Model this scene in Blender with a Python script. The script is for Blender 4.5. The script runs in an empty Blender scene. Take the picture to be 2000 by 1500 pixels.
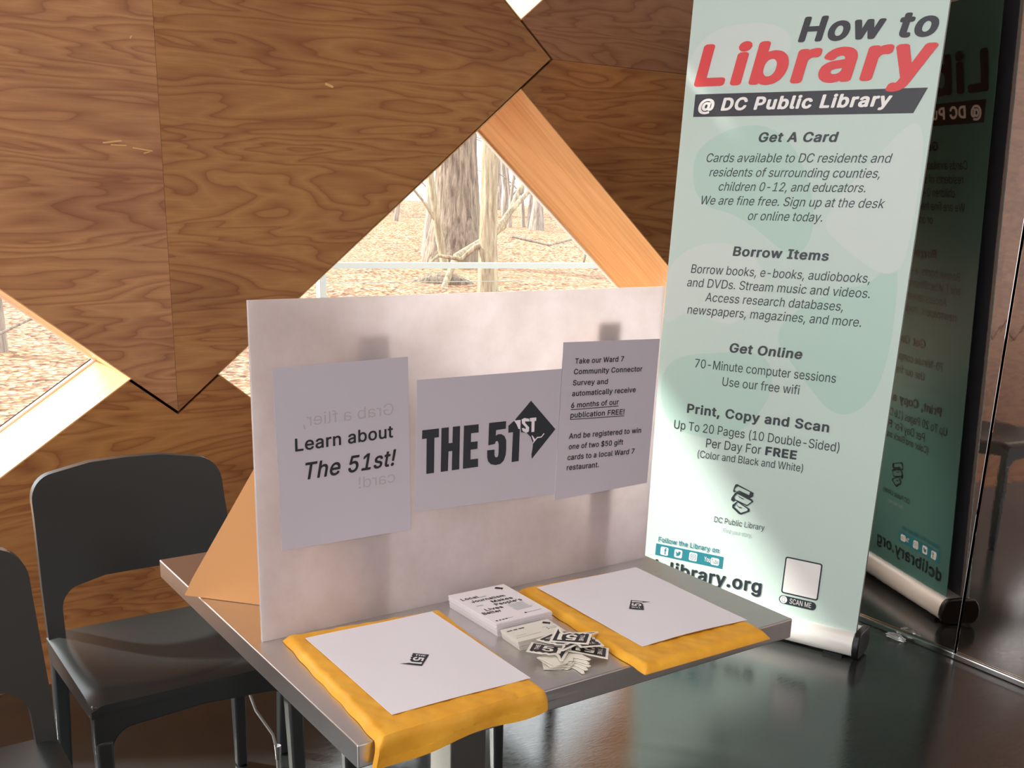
import bpy, bmesh, math, random
from mathutils import Vector, Matrix
from mathutils.geometry import delaunay_2d_cdt

random.seed(7)
SC = bpy.context.scene
C = SC.collection

# ------------------------------------------------------------------ camera
cd = bpy.data.cameras.new('camera'); cam = bpy.data.objects.new('camera', cd); C.objects.link(cam)
cr = Vector((0.82282647, -0.56758744, 0.02830361))
cdn = Vector((-0.14236225, -0.25408595, -0.95664691))
cf = Vector((0.55017233, 0.78312504, -0.28987167))
M = Matrix((cr, -cdn, -cf)).transposed().to_4x4()
M.translation = Vector((-0.52818201, -1.07017649, 1.40545171))
cam.matrix_world = M
cd.sensor_fit = 'HORIZONTAL'; cd.sensor_width = 36.0
cd.lens = 2083.0 / 2000 * 36.0
cd.shift_y = 249.6 / 2000
cd.clip_start = 0.02; cd.clip_end = 400
SC.camera = cam

# ------------------------------------------------------------------ world, sun, added fill lights, exposure
W = bpy.data.worlds.new('world'); SC.world = W; W.use_nodes = True
bg = W.node_tree.nodes['Background']
bg.inputs[0].default_value = (0.93, 0.96, 1.0, 1); bg.inputs[1].default_value = 2.5

sl = bpy.data.lights.new('sun', 'SUN'); sun = bpy.data.objects.new('sun', sl); C.objects.link(sun)
SUN_EL = math.radians(27)
sdir = Vector((0.67 * math.cos(SUN_EL), -0.742 * math.cos(SUN_EL), -math.sin(SUN_EL)))
sun.rotation_euler = sdir.to_track_quat('-Z', 'Y').to_euler()
sl.energy = 7.0; sl.angle = math.radians(3.5); sl.color = (1.0, 0.95, 0.88)

def fill_lamp(x, y, e, sx=1.2, sy=0.6):  # added area lamp that fills the room, no fixture modelled
    l = bpy.data.lights.new('fill_light', 'AREA'); o = bpy.data.objects.new('fill_light', l); C.objects.link(o)
    l.shape = 'RECTANGLE'; l.size = sx; l.size_y = sy; l.energy = e; l.color = (1.0, 0.93, 0.86)
    o.location = (x, y, 3.55)
    return o
fill_lamp(-2.0, 0.2, 16)
fill_lamp(-0.2, -0.6, 16)

SC.view_settings.view_transform = 'Standard'
SC.view_settings.look = 'None'
SC.view_settings.gamma = 1.0
SC.view_settings.use_curve_mapping = False
SC.view_settings.exposure = 0.55
SC.cycles.use_denoising = True
SC.cycles.max_bounces = 8
SC.cycles.sample_clamp_indirect = 10.0

# ------------------------------------------------------------------ helpers
def srgb(r, g, b):
    f = lambda v: (v / 255 / 12.92) if v / 255 <= 0.04045 else ((v / 255 + 0.055) / 1.055) ** 2.4
    return (f(r), f(g), f(b), 1.0)

def mat(name, col=(0.8, 0.8, 0.8, 1), rough=0.5, metal=0.0, spec=0.5, **kw):
    m = bpy.data.materials.new(name); m.use_nodes = True
    b = m.node_tree.nodes['Principled BSDF']
    b.inputs['Base Color'].default_value = col
    b.inputs['Roughness'].default_value = rough
    b.inputs['Metallic'].default_value = metal
    b.inputs['Specular IOR Level'].default_value = spec
    for k, v in kw.items():
        b.inputs[k].default_value = v
    return m

def nodes(m):
    nt = m.node_tree
    return nt, nt.nodes, nt.links, nt.nodes['Principled BSDF']

def ramp(N, stops, interp='LINEAR'):
    r = N.new('ShaderNodeValToRGB'); r.color_ramp.interpolation = interp
    el = r.color_ramp.elements
    while len(el) > 1: el.remove(el[-1])
    el[0].position, el[0].color = stops[0]
    for p, c in stops[1:]:
        e = el.new(p); e.color = c
    return r

def noise(N, L, vec, scale, detail=4, rough=0.5, dist=0.0):
    n = N.new('ShaderNodeTexNoise'); n.inputs['Scale'].default_value = scale
    n.inputs['Detail'].default_value = detail; n.inputs['Roughness'].default_value = rough
    n.inputs['Distortion'].default_value = dist
    if vec is not None: L.new(vec, n.inputs['Vector'])
    return n

def mapping(N, L, scale=(1, 1, 1), loc=(0, 0, 0), rot=(0, 0, 0), kind='Object'):
    tc = N.new('ShaderNodeTexCoord'); mp = N.new('ShaderNodeMapping')
    mp.inputs['Scale'].default_value = scale; mp.inputs['Location'].default_value = loc
    mp.inputs['Rotation'].default_value = rot
    L.new(tc.outputs[kind], mp.inputs['Vector'])
    return mp.outputs['Vector']

def math_node(N, L, op, a, b=None):
    n = N.new('ShaderNodeMath'); n.operation = op
    for i, v in enumerate((a, b)):
        if v is None: continue
        if isinstance(v, (int, float)): n.inputs[i].default_value = v
        else: L.new(v, n.inputs[i])
    return n.outputs[0]

def mix_col(N, L, fac, a, b, mode='MIX'):
    n = N.new('ShaderNodeMix'); n.data_type = 'RGBA'; n.blend_type = mode
    for sock, v in ((n.inputs[0], fac), (n.inputs[6], a), (n.inputs[7], b)):
        if isinstance(v, (int, float)): sock.default_value = v
        elif isinstance(v, tuple): sock.default_value = v
        else: L.new(v, sock)
    return n.outputs[2]

def bump(N, L, h, strength=0.2, dist=0.01):
    b = N.new('ShaderNodeBump'); b.inputs['Strength'].default_value = strength
    b.inputs['Distance'].default_value = dist; L.new(h, b.inputs['Height'])
    return b.outputs[0]

def tag(o, label=None, cat=None, group=None, kind=None):
    if label: o['label'] = label
    if cat: o['category'] = cat
    if group: o['group'] = group
    if kind: o['kind'] = kind
    return o

def empty(name, loc=(0, 0, 0), rz=0.0):
    o = bpy.data.objects.new(name, None); C.objects.link(o)
    o.location = loc; o.rotation_euler = (0, 0, rz); o.empty_display_size = 0.05
    return o

ORG = {}
def origin_of(o):
    v = Vector((0, 0, 0))
    while o is not None:
        v += o.location; o = o.parent
    return v

def obj(name, verts, faces, m, parent=None, smooth=None, origin=None, world=True):
    """one mesh object; vertices are given in world space unless world is False"""
    if parent is not None: o0 = origin_of(parent)
    else: o0 = Vector((0, 0, 0))
    base = Vector(origin) if origin is not None else o0
    if not world: off = Vector((0, 0, 0))
    else: off = base
    me = bpy.data.meshes.new(name)
    me.from_pydata([tuple(Vector(v) - off) for v in verts], [], faces)
    bm = bmesh.new(); bm.from_mesh(me)
    bmesh.ops.recalc_face_normals(bm, faces=bm.faces[:])
    bm.to_mesh(me); bm.free()
    if m is not None: me.materials.append(m)
    if smooth is not None:
        for p in me.polygons: p.use_smooth = True
        me.set_sharp_from_angle(angle=math.radians(smooth))
    o = bpy.data.objects.new(name, me); C.objects.link(o)
    if parent is not None: o.parent = parent
    if world:
        o.location = base - o0 if parent is not None else base
    return o

class MB:
    """collects shapes into one mesh"""
    def __init__(s): s.v = []; s.f = []
    def add(s, v, f):
        n = len(s.v); s.v += [tuple(x) for x in v]; s.f += [tuple(i + n for i in q) for q in f]; return s
    def box(s, x0, x1, y0, y1, z0, z1, T=None):
        v = [Vector((x, y, z)) for z in (z0, z1) for y in (y0, y1) for x in (x0, x1)]
        if T: v = [T(p) for p in v]
        return s.add(v, [(0, 2, 3, 1), (4, 5, 7, 6), (0, 1, 5, 4), (2, 6, 7, 3), (0, 4, 6, 2), (1, 3, 7, 5)])
    def tube(s, pts, rad, n=10, cap=True):
        pts = [Vector(p) for p in pts]
        if not hasattr(rad, '__len__'): rad = [rad] * len(pts)
        rings = []; up = None
        for i, p in enumerate(pts):
            t = (pts[min(i + 1, len(pts) - 1)] - pts[max(i - 1, 0)]).normalized()
            if up is None:
                up = Vector((0, 0, 1)) if abs(t.z) < 0.9 else Vector((1, 0, 0))
            a = t.cross(up).normalized(); b = a.cross(t).normalized(); up = b
            rings.append([p + (a * math.cos(2 * math.pi * k / n) + b * math.sin(2 * math.pi * k / n)) * rad[i] for k in range(n)])
        v = [q for r in rings for q in r]; f = []
        for i in range(len(pts) - 1):
            for k in range(n):
                f.append((i * n + k, i * n + (k + 1) % n, (i + 1) * n + (k + 1) % n, (i + 1) * n + k))
        if cap:
            f.append(tuple(range(n))); f.append(tuple((len(pts) - 1) * n + k for k in range(n)))
        return s.add(v, f)
    def build(s, name, m, parent=None, **k): return obj(name, s.v, s.f, m, parent, **k)

def inside(p, poly):
    x, y = p; c = False; j = len(poly) - 1
    for i in range(len(poly)):
        xi, yi = poly[i]; xj, yj = poly[j]
        if (yi > y) != (yj > y) and x < (xj - xi) * (y - yi) / (yj - yi) + xi: c = not c
        j = i
    return c

def cdt(outline, holes=(), step=None):
    """triangles of a 2-D outline with holes (and inner grid points so it can be bent)"""
    pts = []; edges = []
    def loop(l):
        n = len(pts)
        l2 = []
        for i, a in enumerate(l):
            b = l[(i + 1) % len(l)]
            k = 1
            if step: k = max(1, int(math.hypot(a[0] - b[0], a[1] - b[1]) / step))
            for q in range(k): l2.append((a[0] + (b[0] - a[0]) * q / k, a[1] + (b[1] - a[1]) * q / k))
        pts.extend(l2); edges.extend((n + i, n + (i + 1) % len(l2)) for i in range(len(l2)))
    loop(outline)
    for h in holes: loop(h)
    if step:
        xs = [p[0] for p in outline]; ys = [p[1] for p in outline]
        y = min(ys) + step * .5
        while y < max(ys):
            x = min(xs) + step * .5
            while x < max(xs):
                if inside((x, y), outline) and not any(inside((x, y), h) for h in holes): pts.append((x, y))
                x += step
            y += step
    V, E, F, _, _, _ = delaunay_2d_cdt([Vector(p) for p in pts], edges, [], 0, 1e-6)
    F2 = []
    for f in F:
        c = sum((V[i] for i in f), Vector((0, 0))) / len(f)
        if inside(c, outline) and not any(inside(c, h) for h in holes): F2.append(list(f))
    return [tuple(v) for v in V], F2

def slab(name, outline, holes, fn, d0, d1, m, parent=None, step=None, **k):
    """outline (2-D) given depth d0..d1; fn(u, v, d) gives the point"""
    V, F = cdt(outline, holes, step)
    n = len(V)
    v = [fn(a, b, d0) for a, b in V] + [fn(a, b, d1) for a, b in V]
    cnt = {}
    for f in F:
        for i in range(len(f)):
            e = (f[i], f[(i + 1) % len(f)]); kk = tuple(sorted(e))
            cnt.setdefault(kk, []).append(e)
    faces = [tuple(f) for f in F] + [tuple(i + n for i in reversed(f)) for f in F]
    for kk, es in cnt.items():
        if len(es) == 1:
            a, b = es[0]; faces.append((b, a, a + n, b + n))
    return obj(name, v, faces, m, parent, **k)

def flat(name, polys, fn, m, parent=None, d=0.0004):
    """thin printed marks (a list of (outline, holes)) as one mesh"""
    mb = MB()
    for outline, holes in polys:
        V, F = cdt(outline, holes)
        mb.add([fn(a, b, d) for a, b in V], F)
    return mb.build(name, m, parent)

def rounded(x0, y0, x1, y1, r, n=6):
    out = []
    for cx, cy, a0 in ((x1 - r, y1 - r, 0), (x0 + r, y1 - r, 90), (x0 + r, y0 + r, 180), (x1 - r, y0 + r, 270)):
        for i in range(n + 1):
            a = math.radians(a0 + 90 * i / n); out.append((cx + r * math.cos(a), cy + r * math.sin(a)))
    return out

def ellipse(cx, cy, rx, ry, n=28):
    return [(cx + rx * math.cos(2 * math.pi * i / n), cy + ry * math.sin(2 * math.pi * i / n)) for i in range(n)]

def bevel(o, w=0.002, seg=2):
    b = o.modifiers.new('bevel', 'BEVEL'); b.width = w; b.segments = seg; b.limit_method = 'ANGLE'; b.angle_limit = math.radians(40)
    return o

# text: every line is laid out once as a curve, then turned into plain mesh data
try:
    import os
    FONT = bpy.data.fonts.load(os.path.join(bpy.utils.system_resource('DATAFILES', path='fonts'), 'Inter.woff2'))
except Exception:
    FONT = None
CAP = 0.5087 if FONT else 0.682
BOLD = {-1: 0.0, 0: 0.0, 1: 0.015, 2: 0.027, 3: 0.036}
GLYPH = {}
def text_mesh(s, bold=0):
    """one line of lettering as triangles, scaled to a unit width and a unit capital height"""
    if (s, bold) in GLYPH: return GLYPH[(s, bold)]
    cu = bpy.data.curves.new('t', 'FONT'); cu.body = s; cu.size = 1
    if FONT: cu.font = FONT
    cu.space_character = 1.0 + 1.6 * BOLD[bold] / CAP
    o = bpy.data.objects.new('t', cu); C.objects.link(o)
    dg = bpy.context.evaluated_depsgraph_get()
    ob = o.evaluated_get(dg); c2 = ob.to_curve(dg)
    loops = []
    for sp in c2.splines:
        bp = sp.bezier_points; n = len(bp); l = []
        for i in range(n):
            a, b = bp[i], bp[(i + 1) % n]
            p0, p1, p2, p3 = a.co.xy, a.handle_right.xy, b.handle_left.xy, b.co.xy
            straight = abs((p3 - p0).cross(p1 - p0)) + abs((p3 - p0).cross(p2 - p0)) < 1e-5
            k = 1 if straight else 4
            for q in range(k):
                t = q / k; m = 1 - t
                l.append(p0 * m ** 3 + p1 * 3 * m * m * t + p2 * 3 * m * t * t + p3 * t ** 3)
        if len(l) > 2: loops.append(l)
    loops = [[(p.x, p.y) for p in l] for l in loops]
    ob.to_curve_clear(); bpy.data.objects.remove(o); bpy.data.curves.remove(cu)
    # letters are filled one cluster of loops at a time, by winding number
    boxes = [(min(p[0] for p in l), max(p[0] for p in l)) for l in loops]
    order = sorted(range(len(loops)), key=lambda i: boxes[i][0]); clusters = []; hi = None
    for i in order:
        if clusters and boxes[i][0] < hi: clusters[-1].append(loops[i]); hi = max(hi, boxes[i][1])
        else: clusters.append([loops[i]]); hi = boxes[i][1]
    v = []; f = []
    for cl in clusters:
        pts = []; ed = []
        for l in cl:
            n = len(pts); pts += [Vector(p) for p in l]; ed += [(n + i, n + (i + 1) % len(l)) for i in range(len(l))]
        V, E, F, _, _, _ = delaunay_2d_cdt(pts, ed, [], 0, 1e-7)
        n = len(v); v += [tuple(p) for p in V]
        for t in F:
            cx = sum(V[i].x for i in t) / len(t); cy = sum(V[i].y for i in t) / len(t); wn = 0
            for l in cl:
                for q in range(len(l)):
                    (ax, ay), (bx, by) = l[q], l[(q + 1) % len(l)]
                    if (ay > cy) != (by > cy):
                        if cx < (bx - ax) * (cy - ay) / (by - ay) + ax: wn += 1 if by > ay else -1
            if wn: f.append(tuple(i + n for i in t))
    x0 = min(p[0] for p in v); x1 = max(p[0] for p in v); w = BOLD[bold]
    if w > 0:      # heavier strokes: the outline repeated around a small circle
        v0, f0 = v, f; v = []; f = []; lay = []
        k = 8 if w < .028 else 12
        for dx, dy in [(0, 0)] + [(w * math.cos(6.2832 * i / k), .8 * w * math.sin(6.2832 * i / k)) for i in range(k)]:
            n = len(v); v += [(a + dx, b + dy) for a, b in v0]; f += [tuple(i + n for i in q) for q in f0]; lay += [len(lay) // len(v0)] * len(v0)
        x0 -= w; x1 += w
    else: lay = [0] * len(v)
    GLYPH[(s, bold)] = ([((p[0] - x0) / (x1 - x0), (p[1] + w) / (CAP + 2 * w), l * 0.00002) for p, l in zip(v, lay)], f)
    return GLYPH[(s, bold)]

def put_text(mb, spec, fn, d=0.0006, mirror=False):
    """spec = (string, x0, y0, x1, y1, cap, bold, shear) on a surface fn(u, v, d)"""
    s, x0, y0, x1, y1, cap, bo, sh = spec
    v, f = text_mesh(s, bo)
    out = []
    for a, b, l in v:
        if mirror: a = 1 - a
        u = x0 + (x1 - x0) * a - 0 * b; w = y0 + (y1 - y0) * a + cap * b
        u += (sh * cap * (b - 0.5)) * (-1 if mirror else 1)
        out.append(fn(u, w, d + l))
    mb.add(out, f)

# ------------------------------------------------------------------ materials
def plywood(name, seed, dark, midc, light, sc=1.0):
    m = mat(name, rough=0.38, spec=0.35); nt, N, L, B = nodes(m)
    vec = mapping(N, L, (0.62, 1.0, 4.2), (seed * 3.1, 0, seed * 1.7))
    n1 = noise(N, L, vec, 1.35 * sc, 3.2, 0.56, 0.45)
    r = math_node(N, L, 'MULTIPLY', n1.outputs[0], 15.0)
    fr = math_node(N, L, 'FRACT', r)
    rp = ramp(N, [(0.0, dark), (0.05, midc), (0.35, light), (0.75, midc), (0.93, tuple(a_ * .55 + b_ * .45 for a_, b_ in zip(dark, midc))), (1.0, dark)])
    L.new(fr, rp.inputs[0])
    fine = noise(N, L, mapping(N, L, (4, 1, 70), (seed, 0, 0)), 3.0, 5, 0.65)
    c1 = mix_col(N, L, 0.22, rp.outputs[0], fine.outputs[0], 'OVERLAY')
    big = noise(N, L, mapping(N, L, (0.8, 1, 1.5), (seed * 2, 0, 1)), 1.6, 3, 0.6)
    rb = ramp(N, [(0.30, (0.62, 0.55, 0.58, 1)), (0.52, (1.0, 0.98, 0.96, 1)), (0.75, (1.12, 1.12, 1.0, 1))]); L.new(big.outputs[0], rb.inputs[0])
    c2 = mix_col(N, L, 0.8, c1, rb.outputs[0], 'MULTIPLY')
    L.new(c2, B.inputs['Base Color'])
    L.new(bump(N, L, fine.outputs[0], 0.08, 0.002), B.inputs['Normal'])
    return m

PLY_A = plywood('plywood left', 1.0, srgb(154, 104, 72), srgb(173, 122, 84), srgb(188, 138, 95))
PLY_B = plywood('plywood middle', 2.3, srgb(143, 93, 56), srgb(164, 113, 70), srgb(175, 127, 77))
PLY_C = plywood('plywood lower', 4.1, srgb(141, 88, 51), srgb(161, 108, 63), srgb(175, 121, 71))
PLY_D = plywood('plywood upper', 5.7, srgb(133, 88, 61), srgb(150, 104, 74), srgb(159, 113, 82))

def lumber(name, a, b, rot):
    m = mat(name, rough=0.35, spec=0.4); nt, N, L, B = nodes(m)
    vec = mapping(N, L, (0.9, 0.035, 0.035), (0, 0, 0), (0, rot, 0))
    vec.node.vector_type = 'TEXTURE'
    n1 = noise(N, L, vec, 1.6, 4, 0.6, 0.6)
    rp = ramp(N, [(0.3, a), (0.7, b)]); L.new(n1.outputs[0], rp.inputs[0]); L.new(rp.outputs[0], B.inputs['Base Color'])
    return m
JAMB = lumber('light fir lining', srgb(214, 160, 104), srgb(236, 190, 134), 0.69)
JAMB2 = lumber('light fir lining, other slope', srgb(214, 160, 104), srgb(236, 190, 134), -0.69)

SUBST = mat('dark backing', srgb(38, 24, 16), 0.9, spec=0.1)

def floor_mat():
    m = mat('polished dark floor', rough=0.14, spec=0.5, IOR=1.95); nt, N, L, B = nodes(m)
    vec = mapping(N, L, (1, 1, 1))
    n1 = noise(N, L, vec, 2.5, 6, 0.6)
    rp = ramp(N, [(0.3, (0.014, 0.016, 0.016, 1)), (0.7, (0.030, 0.034, 0.033, 1))]); L.new(n1.outputs[0], rp.inputs[0])
    L.new(rp.outputs[0], B.inputs['Base Color'])
    sc = noise(N, L, mapping(N, L, (18, 90, 1), rot=(0, 0, 0.7)), 2.0, 4, 0.7, 1.5)
    rr = ramp(N, [(0.35, (0.10, 0.10, 0.10, 1)), (0.75, (0.24, 0.24, 0.24, 1))]); L.new(sc.outputs[0], rr.inputs[0])
    L.new(rr.outputs[0], B.inputs['Roughness'])
    L.new(bump(N, L, sc.outputs[0], 0.06, 0.002), B.inputs['Normal'])
    return m
FLOOR = floor_mat()

def mirror_mat():
    m = mat('polished dark metal panel', (0.62, 0.56, 0.53, 1), 0.03, 1.0); nt, N, L, B = nodes(m)
    n1 = noise(N, L, mapping(N, L, (1, 1, 1)), 55.0, 2, 0.5)
    n2 = noise(N, L, mapping(N, L, (1, 1, 0.5)), 2.2, 1, 0.5)
    s = math_node(N, L, 'ADD', math_node(N, L, 'MULTIPLY', n1.outputs[0], 0.012), math_node(N, L, 'MULTIPLY', n2.outputs[0], 0.6))
    L.new(bump(N, L, s, 0.22, 0.012), B.inputs['Normal'])
    return m
MIRROR = mirror_mat()

def steel_mat(name, col, rough):
    m = mat(name, col, rough, 1.0); nt, N, L, B = nodes(m)
    n1 = noise(N, L, mapping(N, L, (2, 160, 160)), 3.0, 4, 0.6)
    rr = ramp(N, [(0.3, (rough - .06,) * 3 + (1,)), (0.7, (rough + .08,) * 3 + (1,))]); L.new(n1.outputs[0], rr.inputs[0])
    L.new(rr.outputs[0], B.inputs['Roughness'])
    L.new(bump(N, L, n1.outputs[0], 0.03, 0.001), B.inputs['Normal'])
    return m
STEEL = steel_mat('brushed stainless steel', (0.74, 0.73, 0.72, 1), 0.33)
STEEL_D = steel_mat('grey steel', (0.20, 0.195, 0.18, 1), 0.42)
CHROME = mat('chrome', (0.7, 0.7, 0.7, 1), 0.12, 1.0)
ALU = mat('silver aluminium', srgb(244, 243, 238), 0.35, 0.1)
GREYMETAL = mat('grey edge metal', srgb(150, 148, 146), 0.4, 0.4)
BLACK = mat('black plastic', srgb(18, 18, 19), 0.35)
def chair_mat():
    m = mat('charcoal moulded plastic', srgb(43, 47, 48), 0.33, spec=0.5); nt, N, L, B = nodes(m)
    n1 = noise(N, L, mapping(N, L, (1, 1, 1)), 420.0, 2, 0.5)
    L.new(bump(N, L, n1.outputs[0], 0.08, 0.001), B.inputs['Normal'])
    return m
CHAIR = chair_mat()

def translucent(name, col, fac, rough=0.6, mott=None):
    m = bpy.data.materials.new(name); m.use_nodes = True
    nt, N, L, B = nodes(m)
    B.inputs['Base Color'].default_value = col; B.inputs['Roughness'].default_value = rough; B.inputs['Specular IOR Level'].default_value = 0.25
    tr = N.new('ShaderNodeBsdfTranslucent'); tr.inputs[0].default_value = col
    mx = N.new('ShaderNodeMixShader'); mx.inputs[0].default_value = fac
    out = N['Material Output']
    L.new(B.outputs[0], mx.inputs[1]); L.new(tr.outputs[0], mx.inputs[2]); L.new(mx.outputs[0], out.inputs[0])
    if mott:
        n1 = noise(N, L, mapping(N, L, (1, 1, 1)), 9.0, 5, 0.7)
        rp = ramp(N, [(0.35, mott), (0.65, col)]); L.new(n1.outputs[0], rp.inputs[0])
        L.new(rp.outputs[0], B.inputs['Base Color']); L.new(rp.outputs[0], tr.inputs[0])
    return m
FOAM = translucent('white foam board', srgb(238, 234, 236), 0.62, 0.5, srgb(226, 220, 220))
PAPER = mat('printer paper', srgb(232, 228, 236), 0.6, spec=0.3)
PAPER2 = translucent('taped printer paper', srgb(196, 192, 202), 0.06, 0.6)
INK = mat('black ink', srgb(24, 26, 30), 0.5)
INKN = mat('dark navy ink', srgb(34, 40, 48), 0.5)
FAINT = mat('show-through print', srgb(176, 168, 176), 0.6)
CARDB = mat('brown cardboard', srgb(206, 150, 98), 0.7, spec=0.2)
CARD = mat('white card', srgb(236, 230, 234), 0.55, spec=0.3)
CREAM = mat('cream card', srgb(228, 224, 214), 0.55, spec=0.3)

def cardstack(name, col):
    m = mat(name, col, 0.6, spec=0.3); nt, N, L, B = nodes(m)
    n1 = noise(N, L, mapping(N, L, (3, 3, 900)), 2.0, 2, 0.6)
    rp = ramp(N, [(0.3, tuple(c * .78 for c in col[:3]) + (1,)), (0.6, col)]); L.new(n1.outputs[0], rp.inputs[0])
    L.new(rp.outputs[0], B.inputs['Base Color'])
    return m
STACK1 = cardstack('stacked card edges', srgb(238, 232, 236))
STACK2 = cardstack('stacked cream card edges', srgb(228, 224, 216))

def env_mat():
    m = mat('yellow kraft paper', srgb(236, 172, 52), 0.45, spec=0.4); nt, N, L, B = nodes(m)
    n1 = noise(N, L, mapping(N, L, (1, 1, 1)), 26.0, 4, 0.6)
    rp = ramp(N, [(0.3, srgb(226, 158, 40)), (0.7, srgb(242, 182, 62))]); L.new(n1.outputs[0], rp.inputs[0]); L.new(rp.outputs[0], B.inputs['Base Color'])
    n2 = noise(N, L, mapping(N, L, (1, 1, 1)), 90.0, 2, 0.5)
    L.new(bump(N, L, n2.outputs[0], 0.15, 0.002), B.inputs['Normal'])
    return m
KRAFT = env_mat()

MINT_SHADED = translucent('shaded back print', srgb(92, 140, 134), 0.15, 0.32)  # front mint darkened in the base colour to stand in for shade
MINT = translucent('mint banner print', srgb(227, 248, 241), 0.25, 0.32)
MINT_L = translucent('pale mint print', srgb(237, 250, 246), 0.25, 0.32)
MINT_D = translucent('deeper mint print', srgb(211, 242, 232), 0.25, 0.32)
BACKING = mat('grey banner backing', srgb(104, 110, 124), 0.6)
RED = mat('red print', srgb(226, 62, 64), 0.4)
SLATE = mat('slate print', srgb(40, 40, 50), 0.4)
TXT = mat('dark grey print', srgb(34, 44, 50), 0.4)
TEAL = mat('teal print', srgb(40, 128, 142), 0.4)
WHITEP = mat('white print', srgb(246, 246, 244), 0.4)
GREYP = mat('light grey print', srgb(150, 170, 168), 0.4)

def glass_mat():
    m = bpy.data.materials.new('window glass'); m.use_nodes = True; nt, N, L, B = nodes(m)
    N.remove(B)
    t = N.new('ShaderNodeBsdfTransparent'); g = N.new('ShaderNodeBsdfGlossy'); g.inputs['Roughness'].default_value = 0.02
    lw = N.new('ShaderNodeLayerWeight'); lw.inputs[0].default_value = 0.08
    t.inputs[0].default_value = (0.97, 0.98, 0.97, 1)
    mx = N.new('ShaderNodeMixShader'); L.new(lw.outputs['Fresnel'], mx.inputs[0]); L.new(t.outputs[0], mx.inputs[1]); L.new(g.outputs[0], mx.inputs[2])
    L.new(mx.outputs[0], N['Material Output'].inputs[0])
    return m
GLASS = glass_mat()

def leaf_ground():
    m = mat('fallen oak leaves', rough=0.8, spec=0.2); nt, N, L, B = nodes(m)
    vec = mapping(N, L, (1, 1, 1))
    vo = N.new('ShaderNodeTexVoronoi'); vo.inputs['Scale'].default_value = 15.0; L.new(vec, vo.inputs['Vector'])
    sep = N.new('ShaderNodeSeparateColor'); L.new(vo.outputs['Color'], sep.inputs[0])
    rp = ramp(N, [(0.0, srgb(120, 84, 66)), (0.15, srgb(158, 118, 86)), (0.45, srgb(192, 152, 116)), (0.75, srgb(212, 178, 144)), (1.0, srgb(184, 128, 96))])
    L.new(sep.outputs[0], rp.inputs[0])
    rd = ramp(N, [(0.35, (1, 1, 1, 1)), (0.6, (0.35, 0.3, 0.3, 1))]); L.new(vo.outputs['Distance'], rd.inputs[0])
    n1 = noise(N, L, vec, 0.6, 4, 0.6)
    c = mix_col(N, L, 0.8, rp.outputs[0], rd.outputs[0], 'MULTIPLY')
    rn = ramp(N, [(0.35, (0.8, 0.75, 0.8, 1)), (0.6, (1.1, 1.05, 1.0, 1))]); L.new(n1.outputs[0], rn.inputs[0])
    c = mix_col(N, L, 0.7, c, rn.outputs[0], 'MULTIPLY')
    L.new(c, B.inputs['Base Color'])
    L.new(bump(N, L, vo.outputs['Distance'], 0.7, 0.06), B.inputs['Normal'])
    return m
LEAVES = leaf_ground()

def bark(name, a, b):
    m = mat(name, rough=0.85, spec=0.2); nt, N, L, B = nodes(m)
    n1 = noise(N, L, mapping(N, L, (9, 9, 0.9)), 2.2, 6, 0.7, 0.4)
    rp = ramp(N, [(0.35, a), (0.65, b)]); L.new(n1.outputs[0], rp.inputs[0]); L.new(rp.outputs[0], B.inputs['Base Color'])
    L.new(bump(N, L, n1.outputs[0], 0.8, 0.05), B.inputs['Normal'])
    return m
BARK1 = bark('furrowed grey bark', srgb(92, 78, 70), srgb(164, 148, 130))
BARK2 = bark('pale bark', srgb(130, 114, 94), srgb(192, 178, 152))
BARK3 = bark('thin grey bark', srgb(126, 114, 106), srgb(182, 170, 158))
RAILM = mat('painted pale railing', srgb(166, 168, 160), 0.4, 0.1)
CEIL = mat('ceiling paint', srgb(200, 196, 190), 0.8)

# ------------------------------------------------------------------ room shell
YW = 1.97; DEP = 0.43; XM = 2.465; HC = 3.6
SL = 0.8156
V0 = (0.417, 0.762); RT = (1.708, 1.815)
W1 = [(0.539, 0.861), (1.595, 1.716), (2.642, 0.862), (1.62, 0.03), (1.555, 0.03)]
W2 = [(0.294, 0.866), (-0.753, 1.719), (-1.80, 0.90), (-0.753, 0.166)]
W3 = [(1.587, 1.919), (1.977, 2.235), (1.587, 2.55), (1.197, 2.235)]
W4 = [(0.80, 2.00), (1.14, 2.275), (0.80, 2.55), (0.46, 2.275)]
W5 = [(-0.753, 1.93), (0.10, 2.62), (-0.753, 3.30), (-1.75, 2.62)]
W5 = [(-0.753, 1.93), (-0.17, 2.405), (-0.753, 2.98), (-1.75, 2.72)]
WINS = [W1, W2, W3, W4, W5]

def strip(a, b, w):
    dx, dz = b[0] - a[0], b[1] - a[1]; l = math.hypot(dx, dz); nx, nz = -dz / l * w / 2, dx / l * w / 2
    return [(a[0] + nx, a[1] + nz), (b[0] + nx, b[1] + nz), (b[0] - nx, b[1] - nz), (a[0] - nx, a[1] - nz)]

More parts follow.
